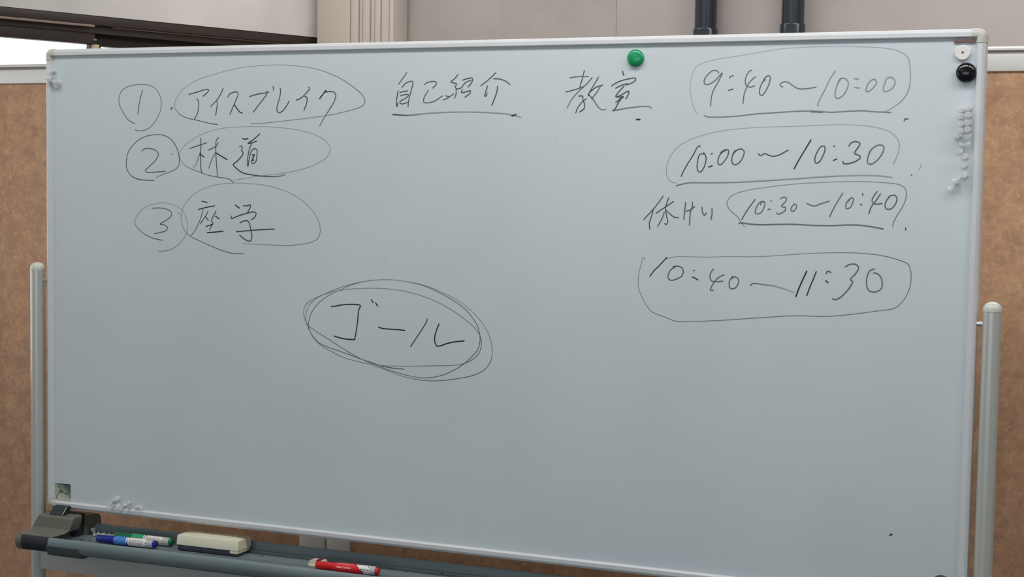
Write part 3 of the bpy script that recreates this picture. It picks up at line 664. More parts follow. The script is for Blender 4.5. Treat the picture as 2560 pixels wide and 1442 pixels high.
def writing(name, label, strokes, parent):
    V, F, K = [], [], []
    for si, (w, D, flat) in enumerate(strokes):
        P = [Vector((flat[i], flat[i + 1])) for i in range(0, len(flat), 2)]
        C = catmull(P)
        y = -0.00015 - 0.000025 * si
        hw = w * (0.42 if name == 'ink_ring' else 0.46)
        base = len(V)
        pts = [c[0] for c in C]
        t0 = (pts[1] - pts[0]).normalized(); t1 = (pts[-1] - pts[-2]).normalized()
        # rounded ends: shrink the width over the last half width
        seq = [(pts[0] - t0 * hw * .7, .45, 0)] + [(p, 1.0, t) for p, t in C] + [(pts[-1] + t1 * hw * .7, .45, 1)]
        for i, (p, s, t) in enumerate(seq):
            a = seq[max(i - 1, 0)][0]; b = seq[min(i + 1, len(seq) - 1)][0]
            d = (b - a); d = d.normalized() if d.length > 1e-6 else Vector((1, 0))
            nrm = Vector((-d.y, d.x)) * hw * s
            for q in (p + nrm, p - nrm):
                V.append((q.x / 1000, y - 0.00002 * t, ZB + q.y / 1000)); K.append(dens_at(D, t))
            if i: F.append((base + 2 * i - 2, base + 2 * i - 1, base + 2 * i + 1, base + 2 * i))
    me = bpy.data.meshes.new(name); me.from_pydata(V, [], F)
    at = me.attributes.new('ink', 'FLOAT', 'POINT'); at.data.foreach_set('value', K)
    o = new_obj(name, me, M_ink, parent); o['label'] = label
    return o
for nm, lb, st in WRITING: writing(nm, lb, st, panel)
# dried ink specks
V, F, K = [], [], []
rs = random.Random(4)
for (x, z, r) in SPECKS:
    b = len(V); n = 7
    for k in range(n):
        a = 2 * math.pi * k / n
        rr = r * .8 * rs.uniform(.6, 1.2)
        V.append(((x + rr * math.cos(a)) / 1000, -0.0002, ZB + (z + rr * math.sin(a)) / 1000)); K.append(0.95 if r > 1.5 else 0.55)
    F.append(tuple(range(b, b + n)))
me = bpy.data.meshes.new('ink_specks'); me.from_pydata(V, [], F)
at = me.attributes.new('ink', 'FLOAT', 'POINT'); at.data.foreach_set('value', K)
o = new_obj('ink_specks', me, M_ink, panel); tag(o, kind='stuff')

# stand: posts, caps, pivots, crossbars, feet, casters
PR = 0.0145
for sx in (-1, 1):
    x = 0.9335 if sx > 0 else -0.9370
    M = Matrix.Translation((x, 0.004, 0))
    post = lathe('post', [(0, 0.10), (PR, 0.10), (PR, 1.346), (0, 1.346)], M_post, wbd, 48, M)
    dome = [(PR + 0.0004, 1.3452), (PR + 0.0004, 1.3480)] + [((PR + 0.0004) * math.cos(a), 1.3480 + 0.0130 * math.sin(a)) for a in [math.pi / 2 * k / 10 for k in range(1, 10)]] + [(0, 1.3610)]
    lathe('post_cap', dome, M_postcap, post, 48, M)
    lathe('pivot_pin', [(0, 0), (0.0038, 0), (0.0038, 0.024), (0, 0.024)], M_steel, wbd, 24, axis_m((sx * 0.902, 0.006, 1.3245), (sx, 0, 0)))
    # foot with casters
    prism('foot', [(-0.30, 0.075), (-0.29, 0.10), (-0.03, 0.118), (0.03, 0.118), (0.29, 0.10), (0.30, 0.075), (0.28, 0.068), (-0.28, 0.068)], 'X', x - 0.02, x + 0.02, M_post, wbd)
    for cyy in (-0.27, 0.27):
        c = lathe('caster', [(0, -0.011), (0.022, -0.011), (0.025, -0.007), (0.025, 0.007), (0.022, 0.011), (0, 0.011)], M_rubber, wbd, 24, axis_m((x, cyy, 0.0255), (1, 0, 0)))
        bm = bmesh.new(); add_box(bm, x - 0.018, x + 0.018, cyy - 0.015, cyy + 0.015, 0.05, 0.072, 0.003)
        finish(bm, 'caster_fork', M_dark, c)
box('crossbar', -0.9270, 0.9240, -0.005, 0.012, 0.7305, 0.792, M_bar, wbd, 0.002)
box('crossbar', -0.9270, 0.9240, -0.010, 0.014, 0.20, 0.24, M_bar, wbd, 0.002)

# pen tray: an extrusion with a rounded front lip, a floor groove and a stepped back wall
slope = 0.0045
TR = empty('pen_tray', (0, 0, 0)); TR.parent = wbd
tray_prof = [(-0.058, 0.7865), (-0.066, 0.7855), (-0.074, 0.7885), (-0.080, 0.796), (-0.0815, 0.804), (-0.0805, 0.811), (-0.0775, 0.8158), (-0.0740, 0.8174), (-0.0712, 0.8162),
             (-0.0685, 0.8105), (-0.064, 0.8078), (-0.020, 0.8075), (-0.018, 0.8068), (-0.015, 0.8075), (0.0272, 0.8078), (0.0282, 0.8108), (0.0325, 0.8114), (0.0335, 0.8092), (0.0345, 0.8120), (0.0355, 0.8245), (0.0385, 0.8265), (0.0430, 0.8262), (0.0445, 0.8235), (0.0435, 0.797), (0.034, 0.7925), (-0.050, 0.7925)]
XG = -0.846
def sheared(name, prof, x0, x1, m, parent, smooth=35):
    bm = bmesh.new(); add_prism(bm, prof, 'X', x0, x1)
    for v in bm.verts: v.co.z += slope * (v.co.x + 0.85)
    return finish(bm, name, m, parent, smooth)
tray = sheared('tray_channel', tray_prof, XG, 0.905, M_tray, TR)
grip_prof = [(y - 0.0003 if y < -0.05 else y, z) for y, z in tray_prof[:9]] + [(-0.0685, 0.8105), (-0.060, 0.8085), (-0.052, 0.800), (-0.052, 0.792)]
sheared('end_grip', grip_prof, -0.912, XG, M_grip, TR)['label'] = 'dark rubber end of the tray lip'
sheared('end_cap', [(y + 0.0006, z - 0.0005) for y, z in grip_prof], -0.926, -0.912, M_house, TR)
sheared('end_cap', tray_prof, 0.905, 0.925, M_house, TR)
sheared('lip_bracket', [(-0.050, 0.7805), (-0.066, 0.7795), (-0.074, 0.783), (-0.0805, 0.7935), (-0.0822, 0.802), (-0.079, 0.803), (-0.05, 0.79)], -0.850, -0.770, M_under, TR)
# housings that clamp the lower board edge
def housing(sx):
    s = sx
    def X(a): return s * a
    bm = bmesh.new()
    # loft front face: top narrower, bottom flared
    def ring(z, xa, xb, yf, yb):
        return [bm.verts.new((X(xa), yf, z)), bm.verts.new((X(xb), yf, z)), bm.verts.new((X(xb), yb, z)), bm.verts.new((X(xa), yb, z))]
    R = [ring(0.789, .925, .845, -.070, -.011), ring(.8165, .925, .845, -.0695, -.011), ring(.8185, .922, .838, -.062, -.011), ring(.822, .917, .827, -.050, -.011),
         ring(.828, .9125, .8215, -.0435, -.011), ring(.849, .9035, .8160, -.0385, -.011), ring(.852, .900, .8165, -.035, -.011), ring(.8535, .897, .818, -.022, -.011), ring(.8538, .897, .818, -.0105, -.011)]
    for a, b in zip(R, R[1:]):
        for i in range(4):
            j = (i + 1) % 4; bm.faces.new((a[i], a[j], b[j], b[i]))
    bm.faces.new(R[0]); bm.faces.new(list(reversed(R[-1])))
    h = finish(bm, 'clamp_housing_with_gap', M_house, TR, 30)
    bm = bmesh.new()
    add_prism(bm, [(0.010, 0.795), (0.058, 0.795), (0.056, 0.834), (0.050, 0.845), (0.010, 0.849)], 'X', X(0.905), X(0.820))
    finish(bm, 'clamp_housing_with_gap', M_house, TR)
    bm = bmesh.new()
    add_box(bm, min(X(0.905), X(0.828)), max(X(0.905), X(0.828)), -0.012, 0.012, 0.79, 0.8520)
    finish(bm, 'clamp_housing_with_gap', M_dark, TR)  # dark filler painting the shaded gap between the two housing halves
    bm = bmesh.new()
    add_prism(bm, [(-0.0345, 0.8505), (-0.0325, 0.8535), (-0.0205, 0.8665), (-0.0125, 0.8690), (-0.0095, 0.8690), (-0.0095, 0.8505)], 'X', X(0.880), X(0.8465))
    finish(bm, 'latch', M_dark, TR)
    bm = bmesh.new()
    add_prism(bm, [(-0.0340, 0.8535), (-0.0330, 0.8552), (-0.0200, 0.8685), (-0.0200, 0.8668)], 'X', X(0.8478), X(0.8468))
    finish(bm, 'latch_edge', M_postcap, TR)
housing(-1); housing(1)

# ------------------------------------------------------------------ magnets and pins on the board
def b2w(x, z, y=0.0): return (x, y, z)
FM = Matrix.Rotation(math.radians(90), 4, 'X')      # local +Z -> world -Y (out of the board)
def dome_magnet(name, x, z, r, h, m, label, base_col=None):
    t = empty(name, (x, -0.0004, z), (math.radians(90), 0, 0)); tag(t, label, 'magnet')
    prof = [(0, 0), (r * .97, 0), (r, 0.0012), (r, h * .35)]
    for k in range(1, 7):
        a = math.pi / 2 * k / 6
        prof.append((r * math.cos(a) if k < 6 else 0, h * .35 + h * .65 * math.sin(a)))
    lathe('magnet_cap', prof, m, t, 36)
    lathe('magnet_disc', [(0, -0.0002), (r * .7, -0.0002), (r * .7, 0.0006), (0, 0.0006)], M_dark, t, 24)
    return t
M_green = mat('green_glossy_plastic', srgb(22, 150, 96), rough=0.22, spec=0.6)
M_black = mat('black_glossy_plastic', srgb(18, 19, 24), rough=0.12, spec=0.6)
M_black2 = mat('black_satin_plastic', srgb(40, 36, 40), rough=0.4)
M_white = mat('white_plastic', srgb(232, 230, 226), rough=0.35)
M_grey = mat('grey_hole', srgb(120, 116, 112), rough=0.5)
M_brown = mat('brown_magnet_strip', srgb(122, 100, 98), rough=0.55, var=srgb(112, 92, 90), scale=90)
dome_magnet('round_magnet', 0.334, 1.753, 0.0148, 0.009, M_green, 'green round magnet at the top edge of the whiteboard')
dome_magnet('round_magnet', 0.8815, 1.7213, 0.0158, 0.013, M_black, 'glossy black domed magnet at the upper right of the board')
dome_magnet('round_magnet', 0.870, 0.901, 0.0150, 0.007, M_black2, 'dark round magnet at the lower right corner, cut by the frame')
t = empty('ring_magnet', (0.875, -0.0004, 1.7528), (math.radians(90), 0, 0)); tag(t, 'white disc magnet with a small centre hole below the brown strip', 'magnet')
lathe('magnet_disc', [(0, 0), (0.0118, 0), (0.0118, 0.0035), (0.0110, 0.0042), (0.0022, 0.0042), (0.0020, 0.0030), (0, 0.0030)], M_white, t, 36)
lathe('centre_hole', [(0, 0.003), (0.0019, 0.003), (0.0019, 0.0036), (0, 0.0036)], M_grey, t, 16)  # grey disc drawn in place of the open centre hole
tag(box('magnet_strip', 0.8615, 0.8935, -0.0028, -0.0002, 1.7680, 1.7741, M_brown, None, 0.0005), 'short brown magnetic strip above the white disc magnet', 'magnet')

# sticker in the lower left corner
st_ = empty('sticker', (-0.8725, -0.0003, 0.8925)); tag(st_, 'small worn square sticker in the lower left corner of the board', 'sticker')
def poly(name, pts, y, m, parent, th=0.0002):
    bm = bmesh.new(); add_prism(bm, pts, 'Y', y, y - th)
    return finish(bm, name, m, parent)
def sticker_mat():
    m = mat('worn_sticker_print', srgb(150, 150, 148), rough=0.5)
    nt = m.node_tree; N = nt.nodes; L = nt.links; b = N['Principled BSDF']
    tc = N.new('ShaderNodeTexCoord'); sp = N.new('ShaderNodeSeparateXYZ'); L.new(tc.outputs['Object'], sp.inputs[0])
    n = N.new('ShaderNodeTexNoise'); n.inputs['Scale'].default_value = 110; n.inputs['Detail'].default_value = 3
    L.new(tc.outputs['Object'], n.inputs['Vector'])
    a = N.new('ShaderNodeMath'); a.operation = 'MULTIPLY_ADD'; a.inputs[1].default_value = 22; a.inputs[2].default_value = 0.30
    L.new(sp.outputs['Z'], a.inputs[0])
    b2 = N.new('ShaderNodeMath'); b2.operation = 'MULTIPLY_ADD'; b2.inputs[1].default_value = 14
    L.new(sp.outputs['X'], b2.inputs[0]); L.new(a.outputs[0], b2.inputs[2])
    c = N.new('ShaderNodeMath'); c.operation = 'MULTIPLY_ADD'; c.inputs[1].default_value = 0.45; 
    L.new(n.outputs['Fac'], c.inputs[0]); 
    s2 = N.new('ShaderNodeMath'); s2.operation = 'SUBTRACT'; s2.inputs[1].default_value = 0.22; L.new(b2.outputs[0], s2.inputs[0])
    L.new(s2.outputs[0], c.inputs[2])
    r = N.new('ShaderNodeValToRGB'); e = r.color_ramp.elements
    e[0].position = 0.0; e[0].color = srgb(196, 200, 186); e[1].position = 1.0; e[1].color = srgb(84, 78, 88)
    for p_, q_ in ((0.22, srgb(186, 192, 166)), (0.40, srgb(150, 172, 150)), (0.55, srgb(120, 136, 130)), (0.72, srgb(92, 90, 98))):
        x_ = e.new(p_); x_.color = q_
    L.new(c.outputs[0], r.inputs[0]); L.new(r.outputs[0], b.inputs['Base Color'])
    return m
M_st = sticker_mat(); M_inkline = mat('dark_print_line', srgb(40, 42, 54), rough=0.6); M_pink = mat('faded_pink_print', srgb(176, 140, 140), rough=0.6)
sw, sh = 0.0192, 0.0182
poly('sticker_sheet', [(-sw, -sh + .002), (-sw, sh), (sw, sh), (sw, -sh + .001), (.002, -sh)], 0.0, M_st, st_)
def line(name, pts, w, m, y=-0.0003):
    bm = bmesh.new(); pts = [(p[0] * 1.17, p[1]) for p in pts]
    for a, b in zip(pts, pts[1:]):
        a = Vector(a); b = Vector(b); d = (b - a).normalized(); n_ = Vector((-d.y, d.x)) * w / 2
        q = [a + n_, b + n_, b - n_, a - n_]
        bm.faces.new([bm.verts.new((p.x, y, p.y)) for p in q])
    return finish(bm, name, m, st_)
line('printed_border', [(-0.010, 0.0178), (0.0158, 0.0178), (0.0160, -0.010)], 0.0013, M_inkline)
line('printed_figure', [(-0.008, 0.013), (-0.006, 0.008), (-0.003, 0.004), (0.001, 0.001), (0.006, -0.001), (0.011, -0.002)], 0.0016, M_inkline)
line('printed_figure', [(-0.008, 0.003), (-0.004, 0.003), (-0.001, 0.0015)], 0.0022, M_inkline)
line('printed_figure', [(-0.002, 0.0005), (-0.008, -0.001), (-0.0115, -0.005), (-0.013, -0.010), (-0.012, -0.015)], 0.0013, M_inkline)
line('printed_stripe', [(-0.0105, 0.004), (-0.015, 0.000), (-0.016, -0.004)], 0.0016, M_pink)
line('printed_border', [(-0.009, -0.0178), (0.000, -0.0182), (0.008, -0.0175)], 0.0010, M_inkline)

# clear push-pin magnets
pin_n = [0]
PIN_PROF = [(0, 0), (0.0050, 0), (0.0053, 0.0010), (0.0046, 0.0022), (0.0026, 0.0042), (0.0022, 0.0080), (0.0030, 0.0110), (0.0044, 0.0132), (0.0050, 0.0150), (0.0046, 0.0166), (0.0025, 0.0172), (0, 0.0173)]
M_core = mat('small_steel_magnet', srgb(200, 200, 200), rough=0.3, metal=0.8)
p0 = empty('push_pin_magnet')
lathe('pin_body', PIN_PROF, M_clear, p0, 20)
lathe('magnet_core', [(0, -0.0001), (0.0034, -0.0001), (0.0034, 0.0016), (0, 0.0016)], M_core, p0, 14)
def pin(loc, direction, label, group, scale=1.0):
    first = pin_n[0] == 0; pin_n[0] += 1
    o = p0 if first else copy_tree(p0)
    o.matrix_world = axis_m(loc, direction) @ Matrix.Scale(scale, 4)
    tag(o, label, 'magnet', group)
    return o
GR = 'clear push pin magnets down the right edge'
rows = ['top', 'second', 'third', 'fourth']
colL = [(0.876, 1.663), (0.875, 1.652), (0.876, 1.640), (0.876, 1.629)]
colR = [(0.887, 1.665), (0.887, 1.654), (0.887, 1.642), (0.887, 1.631)]
for i in range(4):
    pin((colL[i][0] + .001, -0.0005, colL[i][1]), (0, -1, 0.06), 'clear push pin magnet, left column, %s from the top' % rows[i], GR, 1.0)
    pin((colR[i][0] + .0005, -0.0005, colR[i][1]), (0, -1, 0.06), 'clear push pin magnet by the right rail, %s from the top' % rows[i], GR, 1.0)
pin((0.8705, -0.0005, 1.620), (0.1, -1, 0.1), 'clear push pin magnet, left column, fifth and smallest', GR, .9)
pin((0.876, -0.0058, 1.6205), (1, 0, 0), 'clear push pin magnet lying sideways below the fourth row', GR, 1.0)
pin((0.876, -0.0058, 1.6065), (1, 0, 0.12), 'clear push pin magnet lying sideways, lower of two', GR, 1.0)
pin((0.8775, -0.0005, 1.5985), (0, -1, 0), 'clear push pin magnet standing just below the two sideways ones', GR)
pin((0.8845, -0.0005, 1.589), (0, -1, 0.05), 'clear push pin magnet, second from the foot of the column', GR)
pin((0.884, -0.0005, 1.5755), (0, -1, 0.05), 'clear push pin magnet alone at the foot of the column', GR)
pin((0.885, -0.0005, 1.560), (0, -1, 0.0), 'clear push pin magnet, upper end of the slanting row', GR)
pin((0.882, -0.006, 1.5575), (-0.75, 0, -0.5), 'clear push pin magnet lying in the slanting row, upper', GR)
pin((0.874, -0.006, 1.5475), (-0.6, 0, -0.6), 'clear push pin magnet lying in the slanting row, lowest', GR)
GL = 'clear push pin magnets at the upper left corner'
t = empty('round_magnet', (-0.8795, -0.0004, 1.7205), (math.radians(90), 0, 0)); tag(t, 'clear round disc magnet near the upper left corner', 'magnet', GL)
lathe('magnet_cap', [(0, 0), (0.0078, 0), (0.0082, 0.001), (0.0082, 0.0062), (0.0070, 0.0070), (0.0050, 0.0066), (0.0022, 0.0072), (0, 0.0074)], M_clear, t, 28)
lathe('magnet_core', [(0, 0.0), (0.0045, 0.0), (0.0045, 0.0025), (0, 0.0025)], M_core, t, 20)
pin((-0.890, -0.0005, 1.745), (0.0, -1, 0.1), 'clear push pin magnet above the clear disc, top of the corner cluster', GL)
pin((-0.884, -0.013, 1.7315), (-1, 0, 0.05), 'clear push pin magnet lying across the left frame rail', GL, 1.0)
pin((-0.897, -0.006, 1.7240), (1, 0, 0.05), 'clear push pin magnet lying between the left rail and the clear disc', GL)
GB = 'clear push pin magnets along the bottom rail'
for (x, z, d, lb) in [(-0.735, 0.893, (0.3, -1, .2), 'top of the left cluster'), (-0.745, 0.886, (0, -1, 0), 'left side of the left cluster'),
                      (-0.744, 0.8765, (-.2, -1, -.1), 'lower left of the left cluster'), (-0.733, 0.8785, (.4, -1, .2), 'lower right of the left cluster'),
                      (-0.709, 0.8855, (.2, -1, .2), 'top of the right cluster'), (-0.719, 0.8790, (0, -1, 0), 'left side of the right cluster'),
                      (-0.7075, 0.8770, (0, -1, -.3), 'foot of the right cluster'), (-0.690, 0.8785, (.9, -.35, .25), 'right end of the right cluster')]:
    pin((x, -0.0015, z), d, 'clear push pin magnet on the lower rail, ' + lb, GB)

# ------------------------------------------------------------------ things in the tray
def tz(x): return slope * (x + 0.85)
FLZ = 0.8078
GT = 'clear push pin magnets in the tray'
for (x, y, d, dz, lb) in [(-0.800, 0.010, (-.5, .15, 1), 0, 'standing at the left end'), (-0.789, 0.004, (1, .1, .0), 0.0055, 'lying second from the left'),
                  (-0.775, 0.0005, (.9, -.3, 0), 0.0055, 'lying behind the blue marker cap'), (-0.763, 0.004, (.6, .5, 0), 0.0055, 'lying against the green marker')]:
    pin((x, y, FLZ + tz(x) + dz), d, 'clear push pin magnet in the tray, ' + lb, GT)

def marker(loc, direction, label, c_cap, c_mid, c_tip, extra=None, roll=0.0):
    """cap at -X end; local X along the pen, axis height = radius"""
    t = empty('whiteboard_marker', loc); tag(t, label, 'marker', None)
    d = Vector(direction)
    t.rotation_euler = (0, -math.atan2(d.z, math.hypot(d.x, d.y)), math.atan2(d.y, d.x))
    AX = axis_m((0, 0, 0), (1, 0, 0))
    R = 0.0085
    lathe('cap', [(0, 0), (R * .80, 0), (R * .86, 0.001), (R * .92, 0.042), (0, 0.042)], c_cap, t, 48, AX)
    lathe('cap_collar', [(R * .9, 0.041), (R * 1.02, 0.0425), (R * 1.02, 0.068), (R * .96, 0.0705), (0, 0.0705)], c_mid, t, 48, AX)
    lathe('barrel', [(0, 0.068), (R * .97, 0.068), (R * .97, 0.124), (R * .85, 0.128), (0, 0.128)], M_white, t, 48, AX)
    lathe('end_ring', [(R * .99, 0.119), (R * .99, 0.1245), (R * .95, 0.1285), (R * .86, 0.1300), (0, 0.1300)], M_clear2, t, 48, AX)
    lathe('end_plug', [(0, 0.125), (R * .84, 0.125), (R * .84, 0.1325), (R * .72, 0.1362), (0, 0.137)], c_tip, t, 24, AX)
    return t, R, AX
def arc_patch(name, R, x0, x1, a0, a1, m, parent, skew=0.0):
    """label patch wrapped on a barrel; angle 0 faces -Y (viewer), 90 is up"""
    bm = bmesh.new(); A = []; n = max(2, int(abs(a1 - a0) / 7.5) + 1)
    for k in range(n + 1):
        a = math.radians(a0 + (a1 - a0) * k / n)
        y, z = -R * math.cos(a), R * math.sin(a)
        s = skew * k / n
        A.append((bm.verts.new((x0 + s, y, z)), bm.verts.new((x1, y, z))))
    for p, q in zip(A, A[1:]): bm.faces.new((p[0], p[1], q[1], q[0]))
    return finish(bm, name, m, parent, 60)
def wrapped_text(txt, R, x0, a_mid, size, m, parent, bold=0.0):
    cu = bpy.data.curves.new('printed_text', 'FONT'); cu.body = txt; cu.size = size; cu.offset = bold; cu.resolution_u = 3
    o = bpy.data.objects.new('tmp', cu); COL.objects.link(o)
    bpy.context.view_layer.update()
    dg = bpy.context.evaluated_depsgraph_get()
    me = bpy.data.meshes.new_from_object(o.evaluated_get(dg))
    bpy.data.objects.remove(o)
    for v in me.vertices:
        a = math.radians(a_mid) + (v.co.y - size * .35) / R
        x = x0 + v.co.x
        v.co = (x, -R * math.cos(a), R * math.sin(a))
    me.materials.clear()
    return new_obj('printed_text', me, m, parent)
M_clear2 = mat('frosted_clear_plastic', srgb(206, 212, 212), rough=0.3, trans=0.3)
M_navy = mat('deep_blue_plastic', srgb(26, 36, 140), rough=0.35)
M_blue = mat('bright_blue_translucent', srgb(52, 120, 206), rough=0.28, var=srgb(80, 148, 222), scale=160)
M_gcap = mat('green_marker_plastic', srgb(0, 112, 66), rough=0.35)
M_gmid = mat('bright_green_translucent', srgb(34, 164, 112), rough=0.28, var=srgb(52, 176, 124), scale=160)
M_red = mat('red_marker_plastic', srgb(206, 24, 34), rough=0.32)
M_rmid = mat('coral_red_translucent', srgb(224, 44, 54), rough=0.3)
M_rlabel = mat('red_printed_label', srgb(214, 28, 38), rough=0.4)
M_txtw = mat('white_print', srgb(246, 226, 226), rough=0.5)
M_txtk = mat('black_print', srgb(26, 28, 32), rough=0.5)
M_txtg = mat('grey_print', srgb(150, 156, 162), rough=0.5)
def barrel_print(t, R, col):
    for xx, aa in ((0.1165, 62), (0.1165, 18), (0.1165, -20)):
        arc_patch('printed_mark', R * 1.012, xx - .0012, xx + .0012, aa - 8, aa + 8, M_txtk, t)
    for k in range(4):
        for j in range(5):
            arc_patch('printed_line', R * 1.012, 0.078 + j * 0.0066, 0.078 + j * 0.0066 + 0.0052, 42 - k * 17, 42 - k * 17 - 6, M_txtg, t)
zb = FLZ + 0.0086
t, R, _ = marker((-0.7590, -0.0350, zb + tz(-.7645)), (1, 0.037, slope), 'blue whiteboard marker lying in the tray in front of the green one', M_navy, M_blue, M_navy)
arc_patch('printed_label', R * 1.006, 0.068, 0.074, -90, 140, M_navy, t, skew=0.010)
barrel_print(t, R, 0)
t, R, _ = marker((-0.7395, -0.0020, zb + tz(-.743) + .0005), (1, -0.012, slope), 'green whiteboard marker lying behind the blue one in the tray', M_gcap, M_gmid, M_gcap)
arc_patch('printed_label', R * 1.006, 0.068, 0.073, -90, 140, M_gcap, t, skew=0.010)
barrel_print(t, R, 0)
# red marker with a cream cap lying by it
t, R, _ = marker((-0.2570, -0.0420, zb + tz(-.279)), (1, 0.050, slope), 'red whiteboard marker lying at the front of the tray', M_red, M_rmid, M_red)
t.scale = (0.935, 1, 1)
arc_patch('printed_label', R * 1.036 if False else R * 1.024, 0.046, 0.088, -100, 170, M_rlabel, t, skew=0.0)
bm = bmesh.new()
A = []
for k in range(37):
    a = math.radians(-100 + 270 * k / 36)
    y, z = -R * 1.008 * math.cos(a), R * 1.008 * math.sin(a)
    A.append((bm.verts.new((0.0865, y, z)), bm.verts.new((0.106 - 0.0185 * min(1, max(0, (a + .5) / 2.0)), y, z))))
for p, q in zip(A, A[1:]): bm.faces.new((p[0], p[1], q[1], q[0]))
finish(bm, 'printed_label', M_rlabel, t, 60)
wrapped_text('Pentel Knockle', R * 1.03, 0.0480, 20, 0.0050, M_txtw, t, 0.00012)
arc_patch('printed_line', R * 1.028, 0.048, 0.084, 62, 82, mat('pale_pink_print', srgb(232, 120, 124), rough=0.5), t)
for xx, aa in ((0.1165, 58), (0.1165, 14)):
    arc_patch('printed_mark', R * 1.012, xx - .0012, xx + .0012, aa - 8, aa + 8, M_txtk, t)
for j in range(4):
    arc_patch('printed_line', R * 1.012, 0.1005 + j * 0.0036, 0.1005 + j * 0.0036 + (0.0030 if j else .0024), 24, 10, M_txtk if j == 0 else M_txtg, t)
for j in range(3):
    arc_patch('printed_line', R * 1.012, 0.1000 + j * 0.0042, 0.1000 + j * 0.0042 + 0.0036, 0, -10, M_txtk if j == 0 else M_txtg, t)

# cream cap / clip holder behind the red marker's left end
cc = empty('plastic_clip', (-0.2650, -0.0230, FLZ + tz(-.27))); tag(cc, 'cream plastic clip lying at the tip of the red marker', 'clip')
M_ivory = mat('ivory_plastic', srgb(222, 214, 198), rough=0.4)
bm = bmesh.new()
n = 22
def clip_ring(rx, ry, z, cxo=0.0):
    return [bm.verts.new((cxo + rx * math.cos(2 * math.pi * k / n), ry * math.sin(2 * math.pi * k / n), z)) for k in range(n)]
Rg = [clip_ring(0.0225, 0.0105, 0.0, 0.002), clip_ring(0.0235, 0.0112, 0.002, 0.002), clip_ring(0.0235, 0.0112, 0.0045, 0.002), clip_ring(0.0215, 0.0098, 0.006, 0.002)]
for a, b in zip(Rg, Rg[1:]):
    for i in range(n):
        j = (i + 1) % n; bm.faces.new((a[i], a[j], b[j], b[i]))
bm.faces.new(Rg[0]); bm.faces.new(list(reversed(Rg[-1])))
finish(bm, 'clip_base', M_ivory, cc, 40)
prof = [(-0.0165, 0.004), (-0.0160, 0.009), (-0.0140, 0.0122), (-0.0100, 0.0140), (-0.0030, 0.0146), (-0.0020, 0.0128), (-0.0010, 0.0110), (0.0065, 0.0104), (0.0085, 0.0122), (0.0100, 0.0144), (0.0138, 0.0144), (0.0155, 0.0128), (0.0160, 0.0095), (0.0185, 0.0075), (0.0200, 0.0050)]
bm = bmesh.new(); add_prism(bm, prof, 'Y', -0.0075, 0.0075)
bmesh.ops.bevel(bm, geom=list(bm.edges), offset=0.0008, segments=2, affect='EDGES')
finish(bm, 'clip_arch', M_ivory, cc, 40)
bm = bmesh.new(); add_box(bm, -0.0012, 0.0070, -0.005, 0.0078, 0.0106, 0.0138, 0.0006)
finish(bm, 'clip_insert', mat('reddish_brown_plastic', srgb(128, 40, 38), rough=0.5), cc)

# eraser
ex0, ex1, ey0, ey1 = -0.581, -0.4400, -0.0235, 0.0245
er = empty('board_eraser', ((ex0 + ex1) / 2, (ey0 + ey1) / 2, FLZ + tz((ex0 + ex1) / 2) + 0.0003), (0, -math.atan(slope), 0)); tag(er, 'cream whiteboard eraser with dark felt underside lying in the tray', 'eraser')
hl, hw = (ex1 - ex0) / 2, (ey1 - ey0) / 2
M_er = mat('cream_eraser_plastic', srgb(226, 224, 200), rough=0.45)
M_felt = mat('charcoal_felt', srgb(62, 66, 80), rough=0.95, var=srgb(54, 58, 70), scale=60)
M_felt2 = mat('worn_grey_felt', srgb(150, 142, 140), rough=0.95)
bm = bmesh.new()
def er_ring(a, b, z, top=0.0):
    # long hexagon-ish plan
    return [bm.verts.new(p) for p in ((-a, -b, z), (a, -b, z), (a, b, z), (-a, b, z))]
L_ = [er_ring(hl, hw, 0.0110), er_ring(hl, hw, 0.0135), er_ring(hl - .0012, hw - .0012, 0.0295), er_ring(hl - .0030, hw - .0025, 0.0306), er_ring(hl - .030, hw - .010, 0.0322)]
for a, b in zip(L_, L_[1:]):
    for i in range(4):
        j = (i + 1) % 4; bm.faces.new((a[i], a[j], b[j], b[i]))
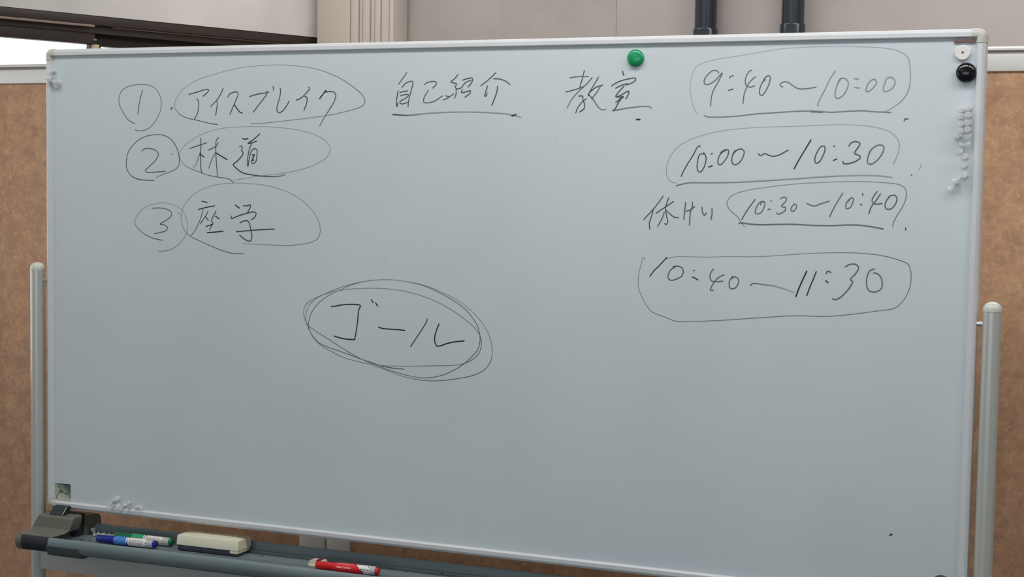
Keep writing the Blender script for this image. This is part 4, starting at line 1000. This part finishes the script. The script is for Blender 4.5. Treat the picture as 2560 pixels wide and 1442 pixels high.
bm.faces.new(L_[0]); bm.faces.new(list(reversed(L_[-1])))
bmesh.ops.bevel(bm, geom=list(bm.edges), offset=0.0009, segments=2, affect='EDGES')
finish(bm, 'eraser_body', M_er, er, 50)
bm = bmesh.new(); add_box(bm, -hl + .002, hl - .020, -hw + .001, hw - .001, 0.0, 0.0114, 0.002)
finish(bm, 'felt_pad', M_felt, er, 40)
bm = bmesh.new(); add_box(bm, hl - .020, hl - .002, -hw + .0008, hw - .0008, 0.0045, 0.0112, 0.0015)
finish(bm, 'felt_clamp', M_er, er, 40)
bm = bmesh.new(); add_box(bm, hl - .020, hl - .003, -hw + .0015, hw - .0015, 0.0, 0.0046, 0.001)
finish(bm, 'felt_pad', M_felt, er, 40)
# crumbs of eraser dust in the tray
bm = bmesh.new()
rs = random.Random(9)
for (x, y) in [(-0.797, -0.035), (-0.802, -0.033), (-0.36, -0.02), (-0.03, 0.024), (0.06, 0.0), (-0.842 + .06, -0.03), (-0.40, 0.0), (-0.10, 0.012), (-0.455, -0.02)]:
    s_ = rs.uniform(.0009, .0018)
    bmesh.ops.create_icosphere(bm, subdivisions=1, radius=s_, matrix=Matrix.Translation((x, y, FLZ + tz(x) + s_ + .0002)))
o = finish(bm, 'eraser_crumbs', M_dark); tag(o, 'dark crumbs of dried ink scattered on the tray floor', 'crumbs', None, 'stuff')

# ------------------------------------------------------------------ ceiling lamps (out of the view; the back two are added fill)
nm = ['above the front right end of the whiteboard', 'above the middle of the whiteboard front', 'above the left end of the whiteboard', 'on the left behind the camera', 'added to brighten the back wall, by the black pipes', 'added to brighten the back wall, nearest the right corner']
for i, (p, a, b, e) in enumerate(LAMPS):
    t = empty('ceiling_lamp', (p[0], p[1], 2.6)); tag(t, 'long white ceiling lamp ' + nm[i], 'lamp', 'ceiling lamps')
    box('lamp_housing', -a / 2 - .03, a / 2 + .03, -b / 2 - .03, b / 2 + .03, -0.06, 0.0, M_white, t, 0.004)
    box('diffuser', -a / 2, a / 2, -b / 2, b / 2, -0.075, -0.06, M_lamp, t, 0.004)
